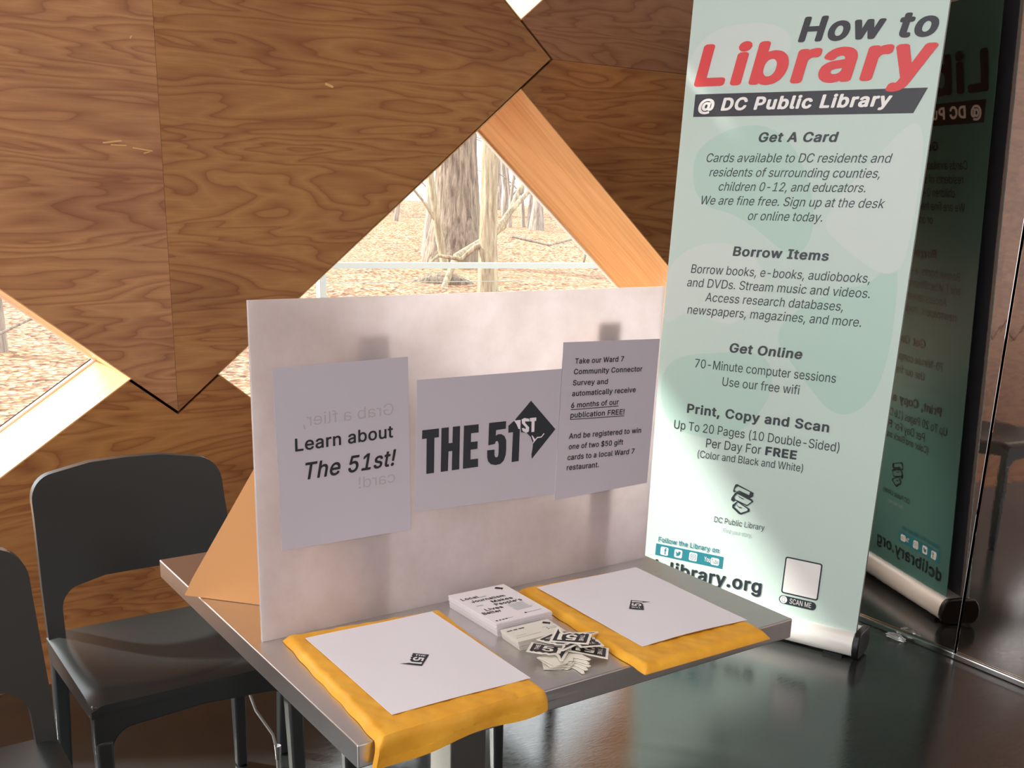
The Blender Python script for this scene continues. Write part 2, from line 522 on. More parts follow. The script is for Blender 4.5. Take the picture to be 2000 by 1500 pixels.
# the four plywood fields, kept apart by narrow grooves
G = 0.0045
def P(x, dz=0.0, s=SL, ref=V0): return ref[1] + s * (x - ref[0]) + dz
top_l = (-0.874, V0[1] + SL * (V0[0] + 0.874))
FA = [V0, (V0[0] - 0.0004, 2.868), (top_l[0], top_l[1])]
FB = [(V0[0] + 0.0004, V0[1]), RT, (V0[0] + 0.0004, 2.868)]
def shrink(poly, d):
    cx = sum(p[0] for p in poly) / len(poly); cz = sum(p[1] for p in poly) / len(poly)
    out = []
    n = len(poly)
    for i in range(n):
        a, b, c = Vector(poly[i - 1]), Vector(poly[i]), Vector(poly[(i + 1) % n])
        def off(p, q):
            t = (q - p).normalized(); nn = Vector((-t.y, t.x))
            if nn.dot(Vector((cx, cz)) - p) < 0: nn = -nn
            return nn
        n1, n2 = off(a, b), off(b, c)
        # intersection of both shifted edges
        p1, t1 = a + n1 * d, (b - a); p2, t2 = b + n2 * d, (c - b)
        den = t1.x * t2.y - t1.y * t2.x
        k = ((p2.x - p1.x) * t2.y - (p2.y - p1.y) * t2.x) / den
        out.append(tuple(p1 + t1 * k))
    return out
FULL = [(-5.0, 0.0), (XM + 0.30, 0.0), (XM + 0.30, HC), (-5.0, HC)]
wallfn = lambda x, z, d: Vector((x, YW + d, z))
# backing (full thickness of the wall) with the window openings
wall = slab('wall_back', FULL, WINS, wallfn, 0.022, DEP, SUBST)
tag(wall, kind='structure')

def clip_field(name, outline, m):
    """plywood field minus the windows, as one thin board"""
    holes = WINS
    pts = []; edges = []
    for l in [outline] + holes:
        n = len(pts); pts.extend(l); edges.extend((n + i, n + (i + 1) % len(l)) for i in range(len(l)))
    V, E, F, _, _, _ = delaunay_2d_cdt([Vector(p) for p in pts], edges, [], 0, 1e-6)
    return V, [f for f in F if inside(sum((V[i] for i in f), Vector((0, 0))) / len(f), outline) and not any(inside(sum((V[i] for i in f), Vector((0, 0))) / len(f), h) for h in holes)]

def field(name, outline, m, exclude=()):
    pts = []; edges = []
    for l in [outline] + WINS + list(exclude):
        n = len(pts); pts.extend(l); edges.extend((n + i, n + (i + 1) % len(l)) for i in range(len(l)))
    V, E, F, _, _, _ = delaunay_2d_cdt([Vector(p) for p in pts], edges, [], 0, 1e-6)
    keep = []
    for f in F:
        c = sum((V[i] for i in f), Vector((0, 0))) / len(f)
        if inside(c, outline) and not any(inside(c, h) for h in WINS) and not any(inside(c, h) for h in exclude): keep.append(list(f))
    n = len(V)
    v = [wallfn(a, b, 0) for a, b in V] + [wallfn(a, b, 0.022) for a, b in V]
    cnt = {}
    for f in keep:
        for i in range(len(f)):
            e = (f[i], f[(i + 1) % len(f)]); cnt.setdefault(tuple(sorted(e)), []).append(e)
    faces = [tuple(f) for f in keep]
    for kk, es in cnt.items():
        if len(es) == 1: a, b = es[0]; faces.append((b, a, a + n, b + n))
    used = sorted({i for f in faces for i in f}); mp = {o: i for i, o in enumerate(used)}
    return obj(name, [v[i] for i in used], [tuple(mp[i] for i in f) for f in faces], m, wall)

RH = [V0, RT, (V0[0], 2.868), top_l]
RHX = shrink(RH, -G)
field('plywood_panel', [ (p[0] - (0.0004 if abs(p[0] - V0[0]) < .01 else 0), p[1]) for p in shrink([V0, (V0[0], 2.868), top_l], 0)], PLY_A)
field('plywood_panel', [ (p[0] + (0.0004 if abs(p[0] - V0[0]) < .01 else 0), p[1]) for p in [V0, RT, (V0[0], 2.868)]], PLY_B)
LOW = [(-5, 0), (XM + .30, 0), (XM + .30, P(RT[0])), RT, V0, top_l, (-5, top_l[1])]
UP = [(-5, top_l[1]), top_l, (V0[0], 2.868), RT, (XM + .30, P(RT[0])), (XM + .30, HC), (-5, HC)]
GR = shrink(RH, -0.008)
low = field('plywood_panel', [(-5, 0), (XM + .30, 0), (XM + .30, RT[1] - .0005), (-5, RT[1] - .0005)], PLY_C, [GR])
up = field('plywood_panel', [(-5, RT[1] + .0005), (XM + .30, RT[1] + .0005), (XM + .30, HC), (-5, HC)], PLY_D, [GR])

# pale nicks where the veneer is chipped
NICK = mat('chipped veneer', srgb(226, 178, 116), 0.7)
nk = []
for x0, z0, x1, z1, w in ((0.264, 1.490, 0.310, 1.497, .004), (0.284, 1.486, 0.322, 1.486, .003), (0.340, 1.481, 0.390, 1.475, .003), (0.368, 1.468, 0.382, 1.472, .0025), (0.353, 1.750, 0.357, 1.757, .003), (0.902, 1.681, 0.925, 1.674, .007)):
    q = strip((x0, z0), (x1, z1), w); nk.append(([q[0], q[1], ((q[1][0] + q[2][0]) / 2 + .004, (q[1][1] + q[2][1]) / 2), q[2], q[3]], []))
for q in nk: flat('veneer_nick', [q], lambda x, z, d: wallfn(x, z, -d), NICK, wall, 0.0005)

# windows: fir-lined reveals, a thin white bead at the glass, the pane
WHITE_BEAD = mat('white glazing bead', srgb(236, 234, 228), 0.4)
for i, w in enumerate(WINS):
    depth = (0.47, 0.38, 0.43, 0.43, 0.43)[i]
    e = empty('window_%d' % (i + 1), (w[0][0], YW, w[0][1])); tag(e, kind='structure')
    inner = shrink(w, 0.003)
    slab('reveal_lining', w, [inner], wallfn, 0.0015, depth, JAMB2 if i == 1 else JAMB, e)
    b2 = shrink(w, 0.009)
    slab('glazing_bead', shrink(w, 0.0031), [b2], wallfn, depth - 0.02, depth, WHITE_BEAD, e)
    slab('glass_pane', shrink(w, 0.0034), [], wallfn, depth - 0.012, depth - 0.006, GLASS, e)

fl = MB().box(-6, XM + 0.12, -6, YW + 0.02, -0.1, 0.0).build('floor', FLOOR); tag(fl, kind='structure')
ce = MB().box(-5, XM + 0.12, -6, YW + DEP, HC, HC + 0.1).build('ceiling', CEIL); tag(ce, kind='structure')

fw = MB().box(-5, XM + .12, -6.1, -6.0, 0, HC).build('wall_front', PLY_D); tag(fw, kind='structure')

# polished wall on the right: two sheets with a joint
YJ = 0.69
wr = empty('wall_right', (XM, YJ, 0)); tag(wr, kind='structure')
bevel(MB().box(XM, XM + 0.06, YJ + 0.004, YW, 0.0, HC).build('metal_sheet', MIRROR, wr), 0.0012)
a = math.radians(-1.2)
def rotB(p):
    q = p - Vector((XM, YJ, 0)); return Vector((XM + q.x * math.cos(a) - q.y * math.sin(a), YJ + q.x * math.sin(a) + q.y * math.cos(a), p.z))
bevel(MB().box(XM, XM + 0.06, -4.0, YJ - 0.004, 0.0, HC, rotB).build('metal_sheet', MIRROR, wr), 0.0012)
MB().box(XM + 0.062, XM + 0.09, -4.2, YW, 0.0, HC).build('backing_board', SUBST, wr)
tr = MB().box(XM - 0.012, XM - 0.001, YJ, YW, 0.0, 0.022).box(XM - 0.013, XM - 0.001, -4, YJ, 0.0, 0.022, rotB).build('baseboard_right', CHROME); bevel(tr, 0.004); tag(tr, kind='structure')

# ------------------------------------------------------------------ table
HT = 0.74; TW = 0.796
t = empty('cafe_table', (0.398, 0.398, 0)); tag(t, 'square stainless steel cafe table carrying the white display board', 'table')
top = MB().box(0, TW, 0, TW, HT - 0.034, HT).build('tabletop', STEEL, t); bevel(top, 0.0022, 3)
col = MB().box(0.362, 0.436, 0.362, 0.436, 0.012, HT - 0.042).build('column', STEEL_D, t); bevel(col, 0.003)
MB().box(0.20, 0.60, 0.20, 0.60, HT - 0.042, HT - 0.034).build('mounting_plate', BLACK, t)
bs = MB().box(0.14, 0.66, 0.14, 0.66, 0.0, 0.012).build('base_plate', STEEL_D, t); bevel(bs, 0.003)

# ------------------------------------------------------------------ display board with its easels
YB = 0.3535
bfn = lambda x, z, d: Vector((x, YB - d, z))
db = empty('display_board', (0.40, YB, HT)); tag(db, 'white foam display board standing upright on the steel table', 'display board')
fb = slab('foam_board', [(0.0195, HT + .0005), (0.784, HT + .0005), (0.788, 1.2475), (0.0195, 1.2485)], [], bfn, 0.0, -0.006, FOAM, db)
def easel(hx):
    e = MB().box(hx, hx + 0.047, YB + 0.0063, YB + 0.0095, HT + 0.002, 1.19)
    d = Vector((-.206, .236, 0)).normalized(); nn = Vector((d.y, -d.x, 0))
    h = Vector((hx + 0.002, YB + 0.0075, 0))
    prof = [(0.0, HT + .001), (0.316, HT + .001), (0.30, 0.772), (0.045, 1.19), (0.0, 1.19)]
    V, F = cdt(prof)
    n = len(V)
    v = [h + d * a + Vector((0, 0, b)) + nn * k for k in (0.0015, -0.0015) for a, b in V]
    f = [tuple(q) for q in F] + [tuple(i + n for i in reversed(q)) for q in F]
    for i in range(5): f.append((i, (i + 1) % 5, (i + 1) % 5 + n, i + n))
    e.add(v, f)
    return e.build('cardboard_easel', CARDB, db)
easel(0.188); easel(0.642)

def sheet(name, pts, label, m=PAPER2, fn=bfn, d=0.0008):
    o = slab(name, pts, [], fn, d, 0.0001, m, None, step=0.03, origin=fn(pts[0][0], pts[0][1], 0))
    tag(o, label, 'poster'); return o
s1 = sheet('paper_sign', [(0.0555, 0.880), (0.2745, 0.8785), (0.2690, 1.156), (0.0505, 1.153)], 'paper sign with bold Learn about wording, leftmost on the white display board')
s2 = sheet('paper_sign', [(0.283, 0.9065), (0.561, 0.898), (0.5655, 1.117), (0.285, 1.119)], 'landscape paper sign with big black title and diamond emblem, middle of the display board')
s3 = sheet('paper_sign', [(0.5605, 0.8865), (0.775, 0.890), (0.783, 1.156), (0.567, 1.1615)], 'paper sign with small survey paragraph, at the right edge of the display board', d=0.0014)

T1 = [('Learn about', 0.0811, 1.0287, 0.2428, 1.033, 0.0196, 1, 0), ('The 51st!', 0.0942, 0.9839, 0.2462, 0.9877, 0.0263, 1, 0.2)]
T1b = [('Grab a flier,', 0.0943, 1.0648, 0.2438, 1.069, 0.0178, 0, 0), ('card!', 0.1829, 0.9589, 0.2461, 0.9612, 0.018, 0, 0)]
T3 = [('Take our Ward 7', 0.5924, 1.1237, 0.7009, 1.1209, 0.0094, 1, 0.05), ('Community Connector', 0.5908, 1.1058, 0.7454, 1.1002, 0.0094, 1, 0.05), ('Survey and', 0.5898, 1.0868, 0.6671, 1.0834, 0.0094, 1, 0.05),
 ('automatically receive', 0.5892, 1.0681, 0.7328, 1.0637, 0.0095, 1, 0.05), ('6 months of our', 0.5881, 1.0477, 0.6948, 1.0448, 0.0095, 1, 0.05), ('publication FREE!', 0.5876, 1.0306, 0.7093, 1.0257, 0.0096, 1, 0.05),
 ('And be registered to win', 0.5866, 0.9938, 0.7518, 0.9876, 0.0098, 1, 0.05), ('one of two $50 gift', 0.587, 0.9749, 0.7106, 0.97, 0.0098, 1, 0.05), ('cards to a local Ward 7', 0.5853, 0.9558, 0.7389, 0.95, 0.0099, 1, 0.05), ('restaurant.', 0.5846, 0.9377, 0.6571, 0.9346, 0.0099, 1, 0.05)]
mb = MB(); [put_text(mb, s, bfn, 0.0012) for s in T1]; mb.build('lettering', INK, s1)
mb = MB(); [put_text(mb, s, bfn, 0.0010, True) for s in T1b]; o = mb.build('mirrored_lettering', FAINT, s1); o['label'] = 'faint mirrored print showing through the paper'
mb = MB(); [put_text(mb, s, bfn, 0.0018) for s in T3]
for x0, z0, x1, z1 in ((0.5878, 1.0455, 0.6948, 1.0426), (0.5873, 1.0284, 0.7093, 1.0235)):
    mb.add([bfn(x0, z0, .0018), bfn(x1, z1, .0018), bfn(x1, z1 - .0012, .0018), bfn(x0, z0 - .0012, .0018)], [(0, 1, 2, 3)])
mb.build('lettering', INK, s3)
# title lettering and emblem, drawn as outlines
TL = [
 [(0.2946, 1.0387), (0.325, 1.0387), (0.325, 1.0245), (0.3168, 1.0245), (0.3165, 0.967), (0.3024, 0.967), (0.3026, 1.0248), (0.2942, 1.0248)],
 [(0.3298, 1.0387), (0.3434, 1.0387), (0.3433, 1.0126), (0.3504, 1.0126), (0.3508, 1.0387), (0.3645, 1.0387), (0.3639, 0.967), (0.3499, 0.967), (0.3502, 0.9992), (0.3432, 0.9992), (0.3425, 0.967), (0.329, 0.967)],
 [(0.3718, 1.0384), (0.4, 1.0381), (0.4, 1.0246), (0.3857, 1.0245), (0.3856, 1.01), (0.3987, 1.0099), (0.3985, 0.9973), (0.3854, 0.9972), (0.3853, 0.9809), (0.4001, 0.9807), (0.4004, 0.9668), (0.371, 0.967)],
 [(0.4203, 1.0382), (0.454, 1.0379), (0.4538, 1.0252), (0.4344, 1.0248), (0.4339, 1.0155), (0.4385, 1.0174), (0.4449, 1.017), (0.4513, 1.013), (0.4551, 1.0059), (0.4556, 0.9895), (0.4548, 0.9801), (0.4511, 0.971), (0.4448, 0.9663), (0.4353, 0.9654), (0.4257, 0.968), (0.4201, 0.9734), (0.4179, 0.9804), (0.4175, 0.9925), (0.4322, 0.9922), (0.4324, 0.9827), (0.4341, 0.9791), (0.4368, 0.9784), (0.4393, 0.9799), (0.4403, 0.9845), (0.4403, 0.9994), (0.4392, 1.0042), (0.437, 1.0062), (0.4341, 1.0054), (0.4327, 1.0016), (0.4197, 1.0007)],
 [(0.4587, 1.0297), (0.4697, 1.0367), (0.4729, 1.0357), (0.4823, 1.0219), (0.4819, 0.9668), (0.4673, 0.9665), (0.4684, 1.0179), (0.4591, 1.0178)]]
flat('title_lettering', [(p, []) for p in TL], bfn, INKN, s2, 0.0012)
DIA = [(0.5033, 1.0678), (0.5567, 1.014), (0.509, 0.9672), (0.5079, 0.9753), (0.5099, 0.9862), (0.5104, 0.9944), (0.505, 1.006), (0.4956, 1.0145), (0.485, 1.0156), (0.4839, 1.0218), (0.472, 1.0387)]
flat('diamond_emblem', [(DIA, [])], bfn, INKN, s2, 0.0012)
flat('emblem_lettering', [([(0.4697, 1.0373), (0.4829, 1.0374), (0.4831, 1.0219), (0.4791, 1.0223), (0.4747, 1.0308)], []),
 ([(0.485, 1.0379), (0.4906, 1.0398), (0.5004, 1.0375), (0.5009, 1.033), (0.4949, 1.0335), (0.4924, 1.0345), (0.4925, 1.0311), (0.501, 1.0228), (0.5005, 1.016), (0.4964, 1.014), (0.4882, 1.0173), (0.4855, 1.023), (0.4912, 1.0224), (0.4933, 1.0201), (0.4941, 1.0235), (0.486, 1.031)], []),
 ([(0.5017, 1.0387), (0.5151, 1.0384), (0.5151, 1.0325), (0.5118, 1.0326), (0.512, 1.0141), (0.506, 1.0141), (0.5055, 1.0325), (0.5019, 1.0329)], []),
 ([(0.5096, 0.9931), (0.5111, 0.9984), (0.5065, 1.0078), (0.5082, 1.0084), (0.5143, 1.0008), (0.5182, 1.0045), (0.5266, 1.0044), (0.5322, 1.01), (0.5334, 1.0082), (0.5275, 1.0025), (0.5192, 1.0024), (0.5144, 0.9981)], [])], bfn, PAPER, s2, 0.0016)

# ------------------------------------------------------------------ yellow padded envelopes with a printed sheet each
def envelope(c, thick, flap, label, seed):
    """c = back-left, back-right, front-right, front-left corners on the table"""
    rnd = random.Random(seed)
    BL, BR, FR, FL = [Vector((x, y, 0)) for x, y in c]
    nu, nv = 70, 80
    ph = [rnd.uniform(0, 6.28) for _ in range(8)]
    def pt(u, v, side):
        p = (BL * (1 - u) + BR * u) * (1 - v) + (FL * (1 - u) + FR * u) * v
        # slightly wavy outline
        p.x += 0.0007 * math.sin(v * 11 + ph[0]) * (abs(2 * u - 1) ** 6) + 0.0008 * math.sin(v * 41 + ph[1]) * (abs(2 * u - 1) ** 6)
        eu = min(u, 1 - u) * 0.255; ev = min(v, 1 - v) * 0.36
        puff = min(1, eu / 0.008) ** 0.5 * min(1, ev / 0.012) ** 0.5
        z = HT + 0.0015 + (thick - 0.0015) * puff if side else HT + 0.0004
        wr = 0.0008 * math.sin(u * 31 + v * 13 + ph[2]) * math.sin(v * 23 - u * 9 + ph[3]) + 0.0005 * math.sin(u * 70 + ph[4]) * math.sin(v * 66 + ph[5])
        if side: z += wr * puff
        z += 0.0012 * max(0, 1 - eu / 0.012) * (0.5 + 0.5 * math.sin(v * 9 + ph[6])) * (1 if side else 0.6) * (1 if v < .93 else 0)
        return Vector((p.x, p.y, z))
    over = -0.003  # where the table edge turns the envelope down
    def drape(p, u, top):
        if p.y >= over: return p
        h = over - p.y
        lim = flap(u)
        r = 0.012
        dz = min(h, lim)
        ytop = over - (0.011 if top else 0.0) - min(h, r) * 0.35
        z0 = p.z
        return Vector((p.x + 0.002 * math.sin(u * 15 + ph[7]) * dz / 0.03, ytop - 0.003 * math.sin(u * 11 + ph[1]) * dz / .03, z0 - dz * (0.96 if h > r else 0.55 * h / r + .4)))
    V = []; 
    for side in (1, 0):
        for j in range(nv + 1):
            for i in range(nu + 1):
                u, v = i / nu, j / nv
                p = pt(u, v, side)
                if flap(u) > 0: p = drape(p, u, side)
                V.append(p)
    F = []; n1 = (nu + 1) * (nv + 1)
    for s in range(2):
        for j in range(nv):
            for i in range(nu):
                a = s * n1 + j * (nu + 1) + i; q = (a, a + 1, a + nu + 2, a + nu + 1)
                F.append(q if s == 0 else tuple(reversed(q)))
    rim = [j * (nu + 1) for j in range(nv)] + [nv * (nu + 1) + i for i in range(nu)] + [j * (nu + 1) + nu for j in range(nv, 0, -1)] + [i for i in range(nu, 0, -1)]
    for k in range(len(rim)):
        a, b = rim[k], rim[(k + 1) % len(rim)]; F.append((a, b, b + n1, a + n1))
    o = obj('padded_envelope', V, F, KRAFT, None, smooth=50, origin=(FL.x, FL.y, HT))
    return tag(o, label, 'envelope')
fl_l = lambda u: 0.034 - 0.014 * u + 0.004 * math.sin(u * 9)
envelope([(0.0455, 0.340), (0.303, 0.311), (0.2765, -0.052), (0.0185, -0.062)], 0.014, fl_l, 'yellow padded envelope hanging over the front table edge, at the board\'s left end', 3)
envelope([(0.470, 0.327), (0.721, 0.305), (0.698, -0.040), (0.441, -0.036)], 0.012, lambda u: 0.0, 'flat yellow padded envelope at the right end of the table beside the banner', 9)

def lying_sheet(c, z, label, curl=()):
    BL, BR, FR, FL = [Vector((x, y, 0)) for x, y in c]
    V = []; n = 12; m = 16
    for k in (0.0006, 0.0):
        for j in range(m + 1):
            for i in range(n + 1):
                u, v = i / n, j / m
                p = (BL * (1 - u) + BR * u) * (1 - v) + (FL * (1 - u) + FR * u) * v
                zz = z + k + 0.0004 * math.sin(u * 7 + v * 5)
                if curl: zz += 0.002 * max(0, v - .8) * 5 * math.sin(3.14 * u)
                V.append(Vector((p.x, p.y, zz)))
    F = []; n1 = (n + 1) * (m + 1)
    for s in range(2):
        for j in range(m):
            for i in range(n):
                a = s * n1 + j * (n + 1) + i; q = (a, a + 1, a + n + 2, a + n + 1); F.append(q if s == 0 else tuple(reversed(q)))
    rim = [j * (n + 1) for j in range(m)] + [m * (n + 1) + i for i in range(n)] + [j * (n + 1) + n for j in range(m, 0, -1)] + [i for i in range(n, 0, -1)]
    for k in range(len(rim)):
        a, b = rim[k], rim[(k + 1) % len(rim)]; F.append((a, b, b + n1, a + n1))
    o = obj('printed_sheet', V, F, PAPER, None, smooth=40, origin=(FL.x, FL.y, z)); return tag(o, label, 'paper')
ls1 = lying_sheet([(0.066, 0.302), (0.281, 0.296), (0.276, 0.018), (0.061, 0.023)], HT + 0.0152, 'white printed sheet on the left envelope, emblem pointing left')
ls2 = lying_sheet([(0.492, 0.302), (0.708, 0.293), (0.700, 0.013), (0.485, 0.021)], HT + 0.0134, 'white printed sheet on the right-hand flat envelope by the banner', True)

# small diamond emblem with white lettering, in its own unit square (x right, y up)
EMB = [(-0.97, 1.59), (1.03, 1.59), (0.97, -1.82), (-1.85, -1.72), (-1.10, -1.48), (-0.62, -1.18), (-0.55, -0.95), (-0.72, -0.69), (-0.95, -0.40), (-0.80, -0.05), (-1.05, 0.25), (-0.85, 0.60), (-1.10, 0.95), (-0.92, 1.20), (-1.12, 1.35)]
def emblem_words(fn, m, parent, d):
    mb = MB(); turned = lambda u, v, q: fn(v, -u, q)
    put_text(mb, ('THE', -0.62, 0.78, 0.74, 0.78, 0.46, 2, 0), fn, d)
    put_text(mb, ('5', -0.50, -0.62, 0.62, -0.62, 1.38, 2, 0), turned, d)
    mb.add([fn(x, y, d) for x, y in ((-0.75, -1.42), (0.78, -1.42), (0.78, -0.92), (0.48, -0.92), (0.48, -1.02), (-0.75, -1.02))], [(0, 1, 2, 3, 4, 5)])
    mb.build('emblem_lettering', m, parent)
def emblem(parent, cx, cy, z, ang, size, dark=INKN, light=PAPER, words=True):
    ca, sa = math.cos(ang), math.sin(ang)
    base = lambda x, y, d: Vector((cx + size * (x * ca - y * sa), cy + size * (x * sa + y * ca), z + d))
    flat('diamond_emblem', [(EMB, [])], base, dark, parent, 0.0004)
    if words: emblem_words(base, light, parent, 0.0008)
emblem(ls1, 0.1720, 0.1500, HT + 0.0162, math.radians(-44.2), 0.0115)
emblem(ls2, 0.5860, 0.1500, HT + 0.0144, math.radians(135.8), 0.0115)

# ------------------------------------------------------------------ card stacks
def stack(name, c, z0, z1, m, mtop, label, cat, topname, n=9):
    """stack of cards with uneven edges; c = BL, BR, FR, FL at the top"""
    rnd = random.Random(len(label))
    e = empty(name, ((c[0][0] + c[2][0]) / 2, (c[0][1] + c[2][1]) / 2, z0)); tag(e, label, cat)
    mb = MB(); lean = 0.004
    for k in range(n):
        za, zb = z0 + (z1 - z0) * k / n, z0 + (z1 - z0) * (k + 1) / n - 0.0001
        dx = rnd.uniform(-.0007, .0007) + lean * (1 - k / n); dy = rnd.uniform(-.0006, .0006)
        b = [Vector((x + dx, y + dy, za)) for x, y in c]; t2 = [Vector((x + dx, y + dy, zb)) for x, y in c]
        mb.add(b + t2, [(3, 2, 1, 0), (4, 5, 6, 7), (0, 1, 5, 4), (1, 2, 6, 5), (2, 3, 7, 6), (3, 0, 4, 7)])
    mb.build('stacked_cards', m, e)
    t2 = MB(); b = [Vector((x, y, z1)) for x, y in c]; u = [Vector((x, y, z1 + 0.0004)) for x, y in c]
    t2.add(b + u, [(3, 2, 1, 0), (4, 5, 6, 7), (0, 1, 5, 4), (1, 2, 6, 5), (2, 3, 7, 6), (3, 0, 4, 7)])
    return e, t2.build(topname, mtop, e)
ZC = HT + 0.0215
e1, top1 = stack('flier_stack', [(0.3314, 0.3290), (0.4405, 0.3270), (0.4380, 0.1870), (0.3325, 0.1890)], HT, ZC, STACK1, CARD, 'tall stack of white fliers with bold heading, against the foot of the board', 'fliers', 'top_flier', 16)
zfn = lambda x, y, d: Vector((x, y, ZC + 0.0004 + d))
CT = [('Local', 0.3388, 0.2957, 0.3707, 0.2945), ('Journalism', 0.3478, 0.2800, 0.4114, 0.2775), ('Makes', 0.3772, 0.2645, 0.4167, 0.263), ("People's", 0.3751, 0.2511, 0.4256, 0.2493), ('Lives', 0.3488, 0.2394, 0.3809, 0.2380), ('Better', 0.3366, 0.2280, 0.3698, 0.2262)]
mb = MB()
for s, x0, y0, x1, y1 in CT: put_text(mb, (s, x0, y0, x1, y1, 0.0098, 2, 0), zfn, 0.0003)
mb.build('heading_lettering', INK, top1)
mb = MB()
rnd = random.Random(5)
def bars(mb, fn, x0, x1, ys, h, d=0.0003, ragged=0.0):
    for y in ys:
        xe = x1 - rnd.random() * ragged
        mb.add([fn(x0, y, d), fn(xe, y, d), fn(xe, y + h, d), fn(x0, y + h, d)], [(0, 1, 2, 3)])
bars(mb, zfn, 0.392, 0.4265, [0.2445 - 0.0036 * i for i in range(8)], 0.0011, ragged=0.006)
bars(mb, zfn, 0.345, 0.358, [0.2655, 0.2630], 0.0010)
bars(mb, zfn, 0.372, 0.384, [0.2960, 0.2935], 0.0010)
bars(mb, zfn, 0.352, 0.372, [0.1985], 0.0012); bars(mb, zfn, 0.402, 0.430, [0.2028], 0.0012)
mb.build('small_print', GREYP, top1)
flat('icon_row', [(ellipse(0.3405 + 0.006 * i, 0.1985, 0.0019, 0.0019, 12), []) for i in range(4)] + [(ellipse(0.399, 0.2035, 0.0022, 0.0022, 12), [])], zfn, INK, top1, 0.0003)
emb_small = lambda e, cx, cy, z, s, a: emblem(e, cx, cy, z, a, s, words=False, dark=INK)
emb_small(top1, 0.4215, 0.3140, ZC + 0.0005, 0.0040, 0.75)

ZB = HT + 0.0145
e2, top2 = stack('business_card_stack', [(0.3350, 0.1795), (0.4235, 0.1780), (0.4200, 0.1262), (0.3325, 0.1290)], HT, ZB, STACK2, CREAM, 'short stack of cream business cards in front of the fliers', 'business cards', 'top_card', 12)
z2 = lambda x, y, d: Vector((x, y, ZB + 0.0004 + d))
mb = MB()
xx = 0.3395
for wd in (0.0095, 0.0075, 0.0105): 
    for q in range(4):
        bars(mb, z2, xx + wd * q / 4, xx + wd * (q + .78) / 4, [0.1668], 0.0032)
    xx += wd + 0.0022
bars(mb, z2, 0.3385, 0.3400, [0.1400], 0.0014); bars(mb, z2, 0.4005, 0.4030, [0.1490, 0.1445], 0.0018)
mb.build('name_print', INK, top2)
mb = MB(); bars(mb, z2, 0.3420, 0.3600, [0.1470], 0.0008); bars(mb, z2, 0.3420, 0.3840, [0.1405], 0.0008); bars(mb, z2, 0.3960, 0.4060, [0.1545], 0.0008); bars(mb, z2, 0.4045, 0.4170, [0.1495, 0.1450], 0.0008)
mb.build('small_print', GREYP, top2)
emb_small(top2, 0.4120, 0.1660, ZB + 0.0005, 0.0036, 0.75)

# ------------------------------------------------------------------ pile of die-cut stickers
STK_W = mat('white glossy sticker', srgb(240, 236, 226), 0.3)
STK_K = mat('black sticker print', srgb(28, 28, 32), 0.35)
SH_OUT = [(-1.28, 1.86), (1.28, 1.86), (1.24, -2.10), (-2.25, -1.98), (-2.30, -1.70), (-1.25, -1.25), (-0.86, -0.95), (-1.30, -0.45), (-1.12, -0.05), (-1.35, 0.25)]
def sticker(cx, cy, z, ang, rx, ry, label, face=True, bend=0.0, size=0.0150):
    R3 = Matrix.Rotation(math.radians(ang), 4, 'Z') @ Matrix.Rotation(math.radians(ry), 4, 'Y') @ Matrix.Rotation(math.radians(rx), 4, 'X')
    o0 = Vector((cx, cy, z))
    fn = lambda x, y, d: o0 + R3 @ Vector((x * size, y * size, d + bend * (0.3 * x * x + y * y) * size))
    o = slab('sticker', SH_OUT, [], fn, 0.0009, 0.0, STK_W, None, step=0.3, origin=o0)
    tag(o, label, 'sticker', 'loose emblem stickers in the pile')
    if face:
        slab('dark_print', EMB, [], fn, 0.0013, 0.0010, STK_K, o, step=0.3)
        emblem_words(fn, STK_W, o, 0.0016)
    return o
for k, lab in enumerate(('lowest of the face-down stickers at the front of the pile, flat on the table', 'second lowest of the face-down stickers at the front of the pile', 'middle one of the face-down stickers at the front of the pile', 'second highest of the face-down stickers at the front of the pile', 'highest of the face-down stickers, right under the crossing printed ones')):
    sticker(0.3590 + 0.0018 * (k % 3), 0.0560 + 0.0012 * k, HT + 0.0006 + 0.0021 * k, 60 + 9 * k, 0, 0, lab, False, 0.012)
ZS = HT + 0.0150
sticker(0.3530, 0.0830, ZS - 0.0005, 42.5, 2, 3, 'sticker reaching out left of the pile toward the left envelope')
sticker(0.3840, 0.0960, ZS + 0.0020, 20, -2, 4, 'sticker at the back of the pile below the business cards')
sticker(0.4020, 0.0870, ZS + 0.0060, -137, 3, 2, 'uppermost sticker of the pile with its point toward the business cards')
sticker(0.4180, 0.0760, ZS + 0.0030, 165, 2, -3, 'sticker on the right of the pile above the outermost one')
sticker(0.4130, 0.0570, ZS - 0.0050, -132, -7, 0, 'outermost sticker of the pile, reaching toward the flat envelope')

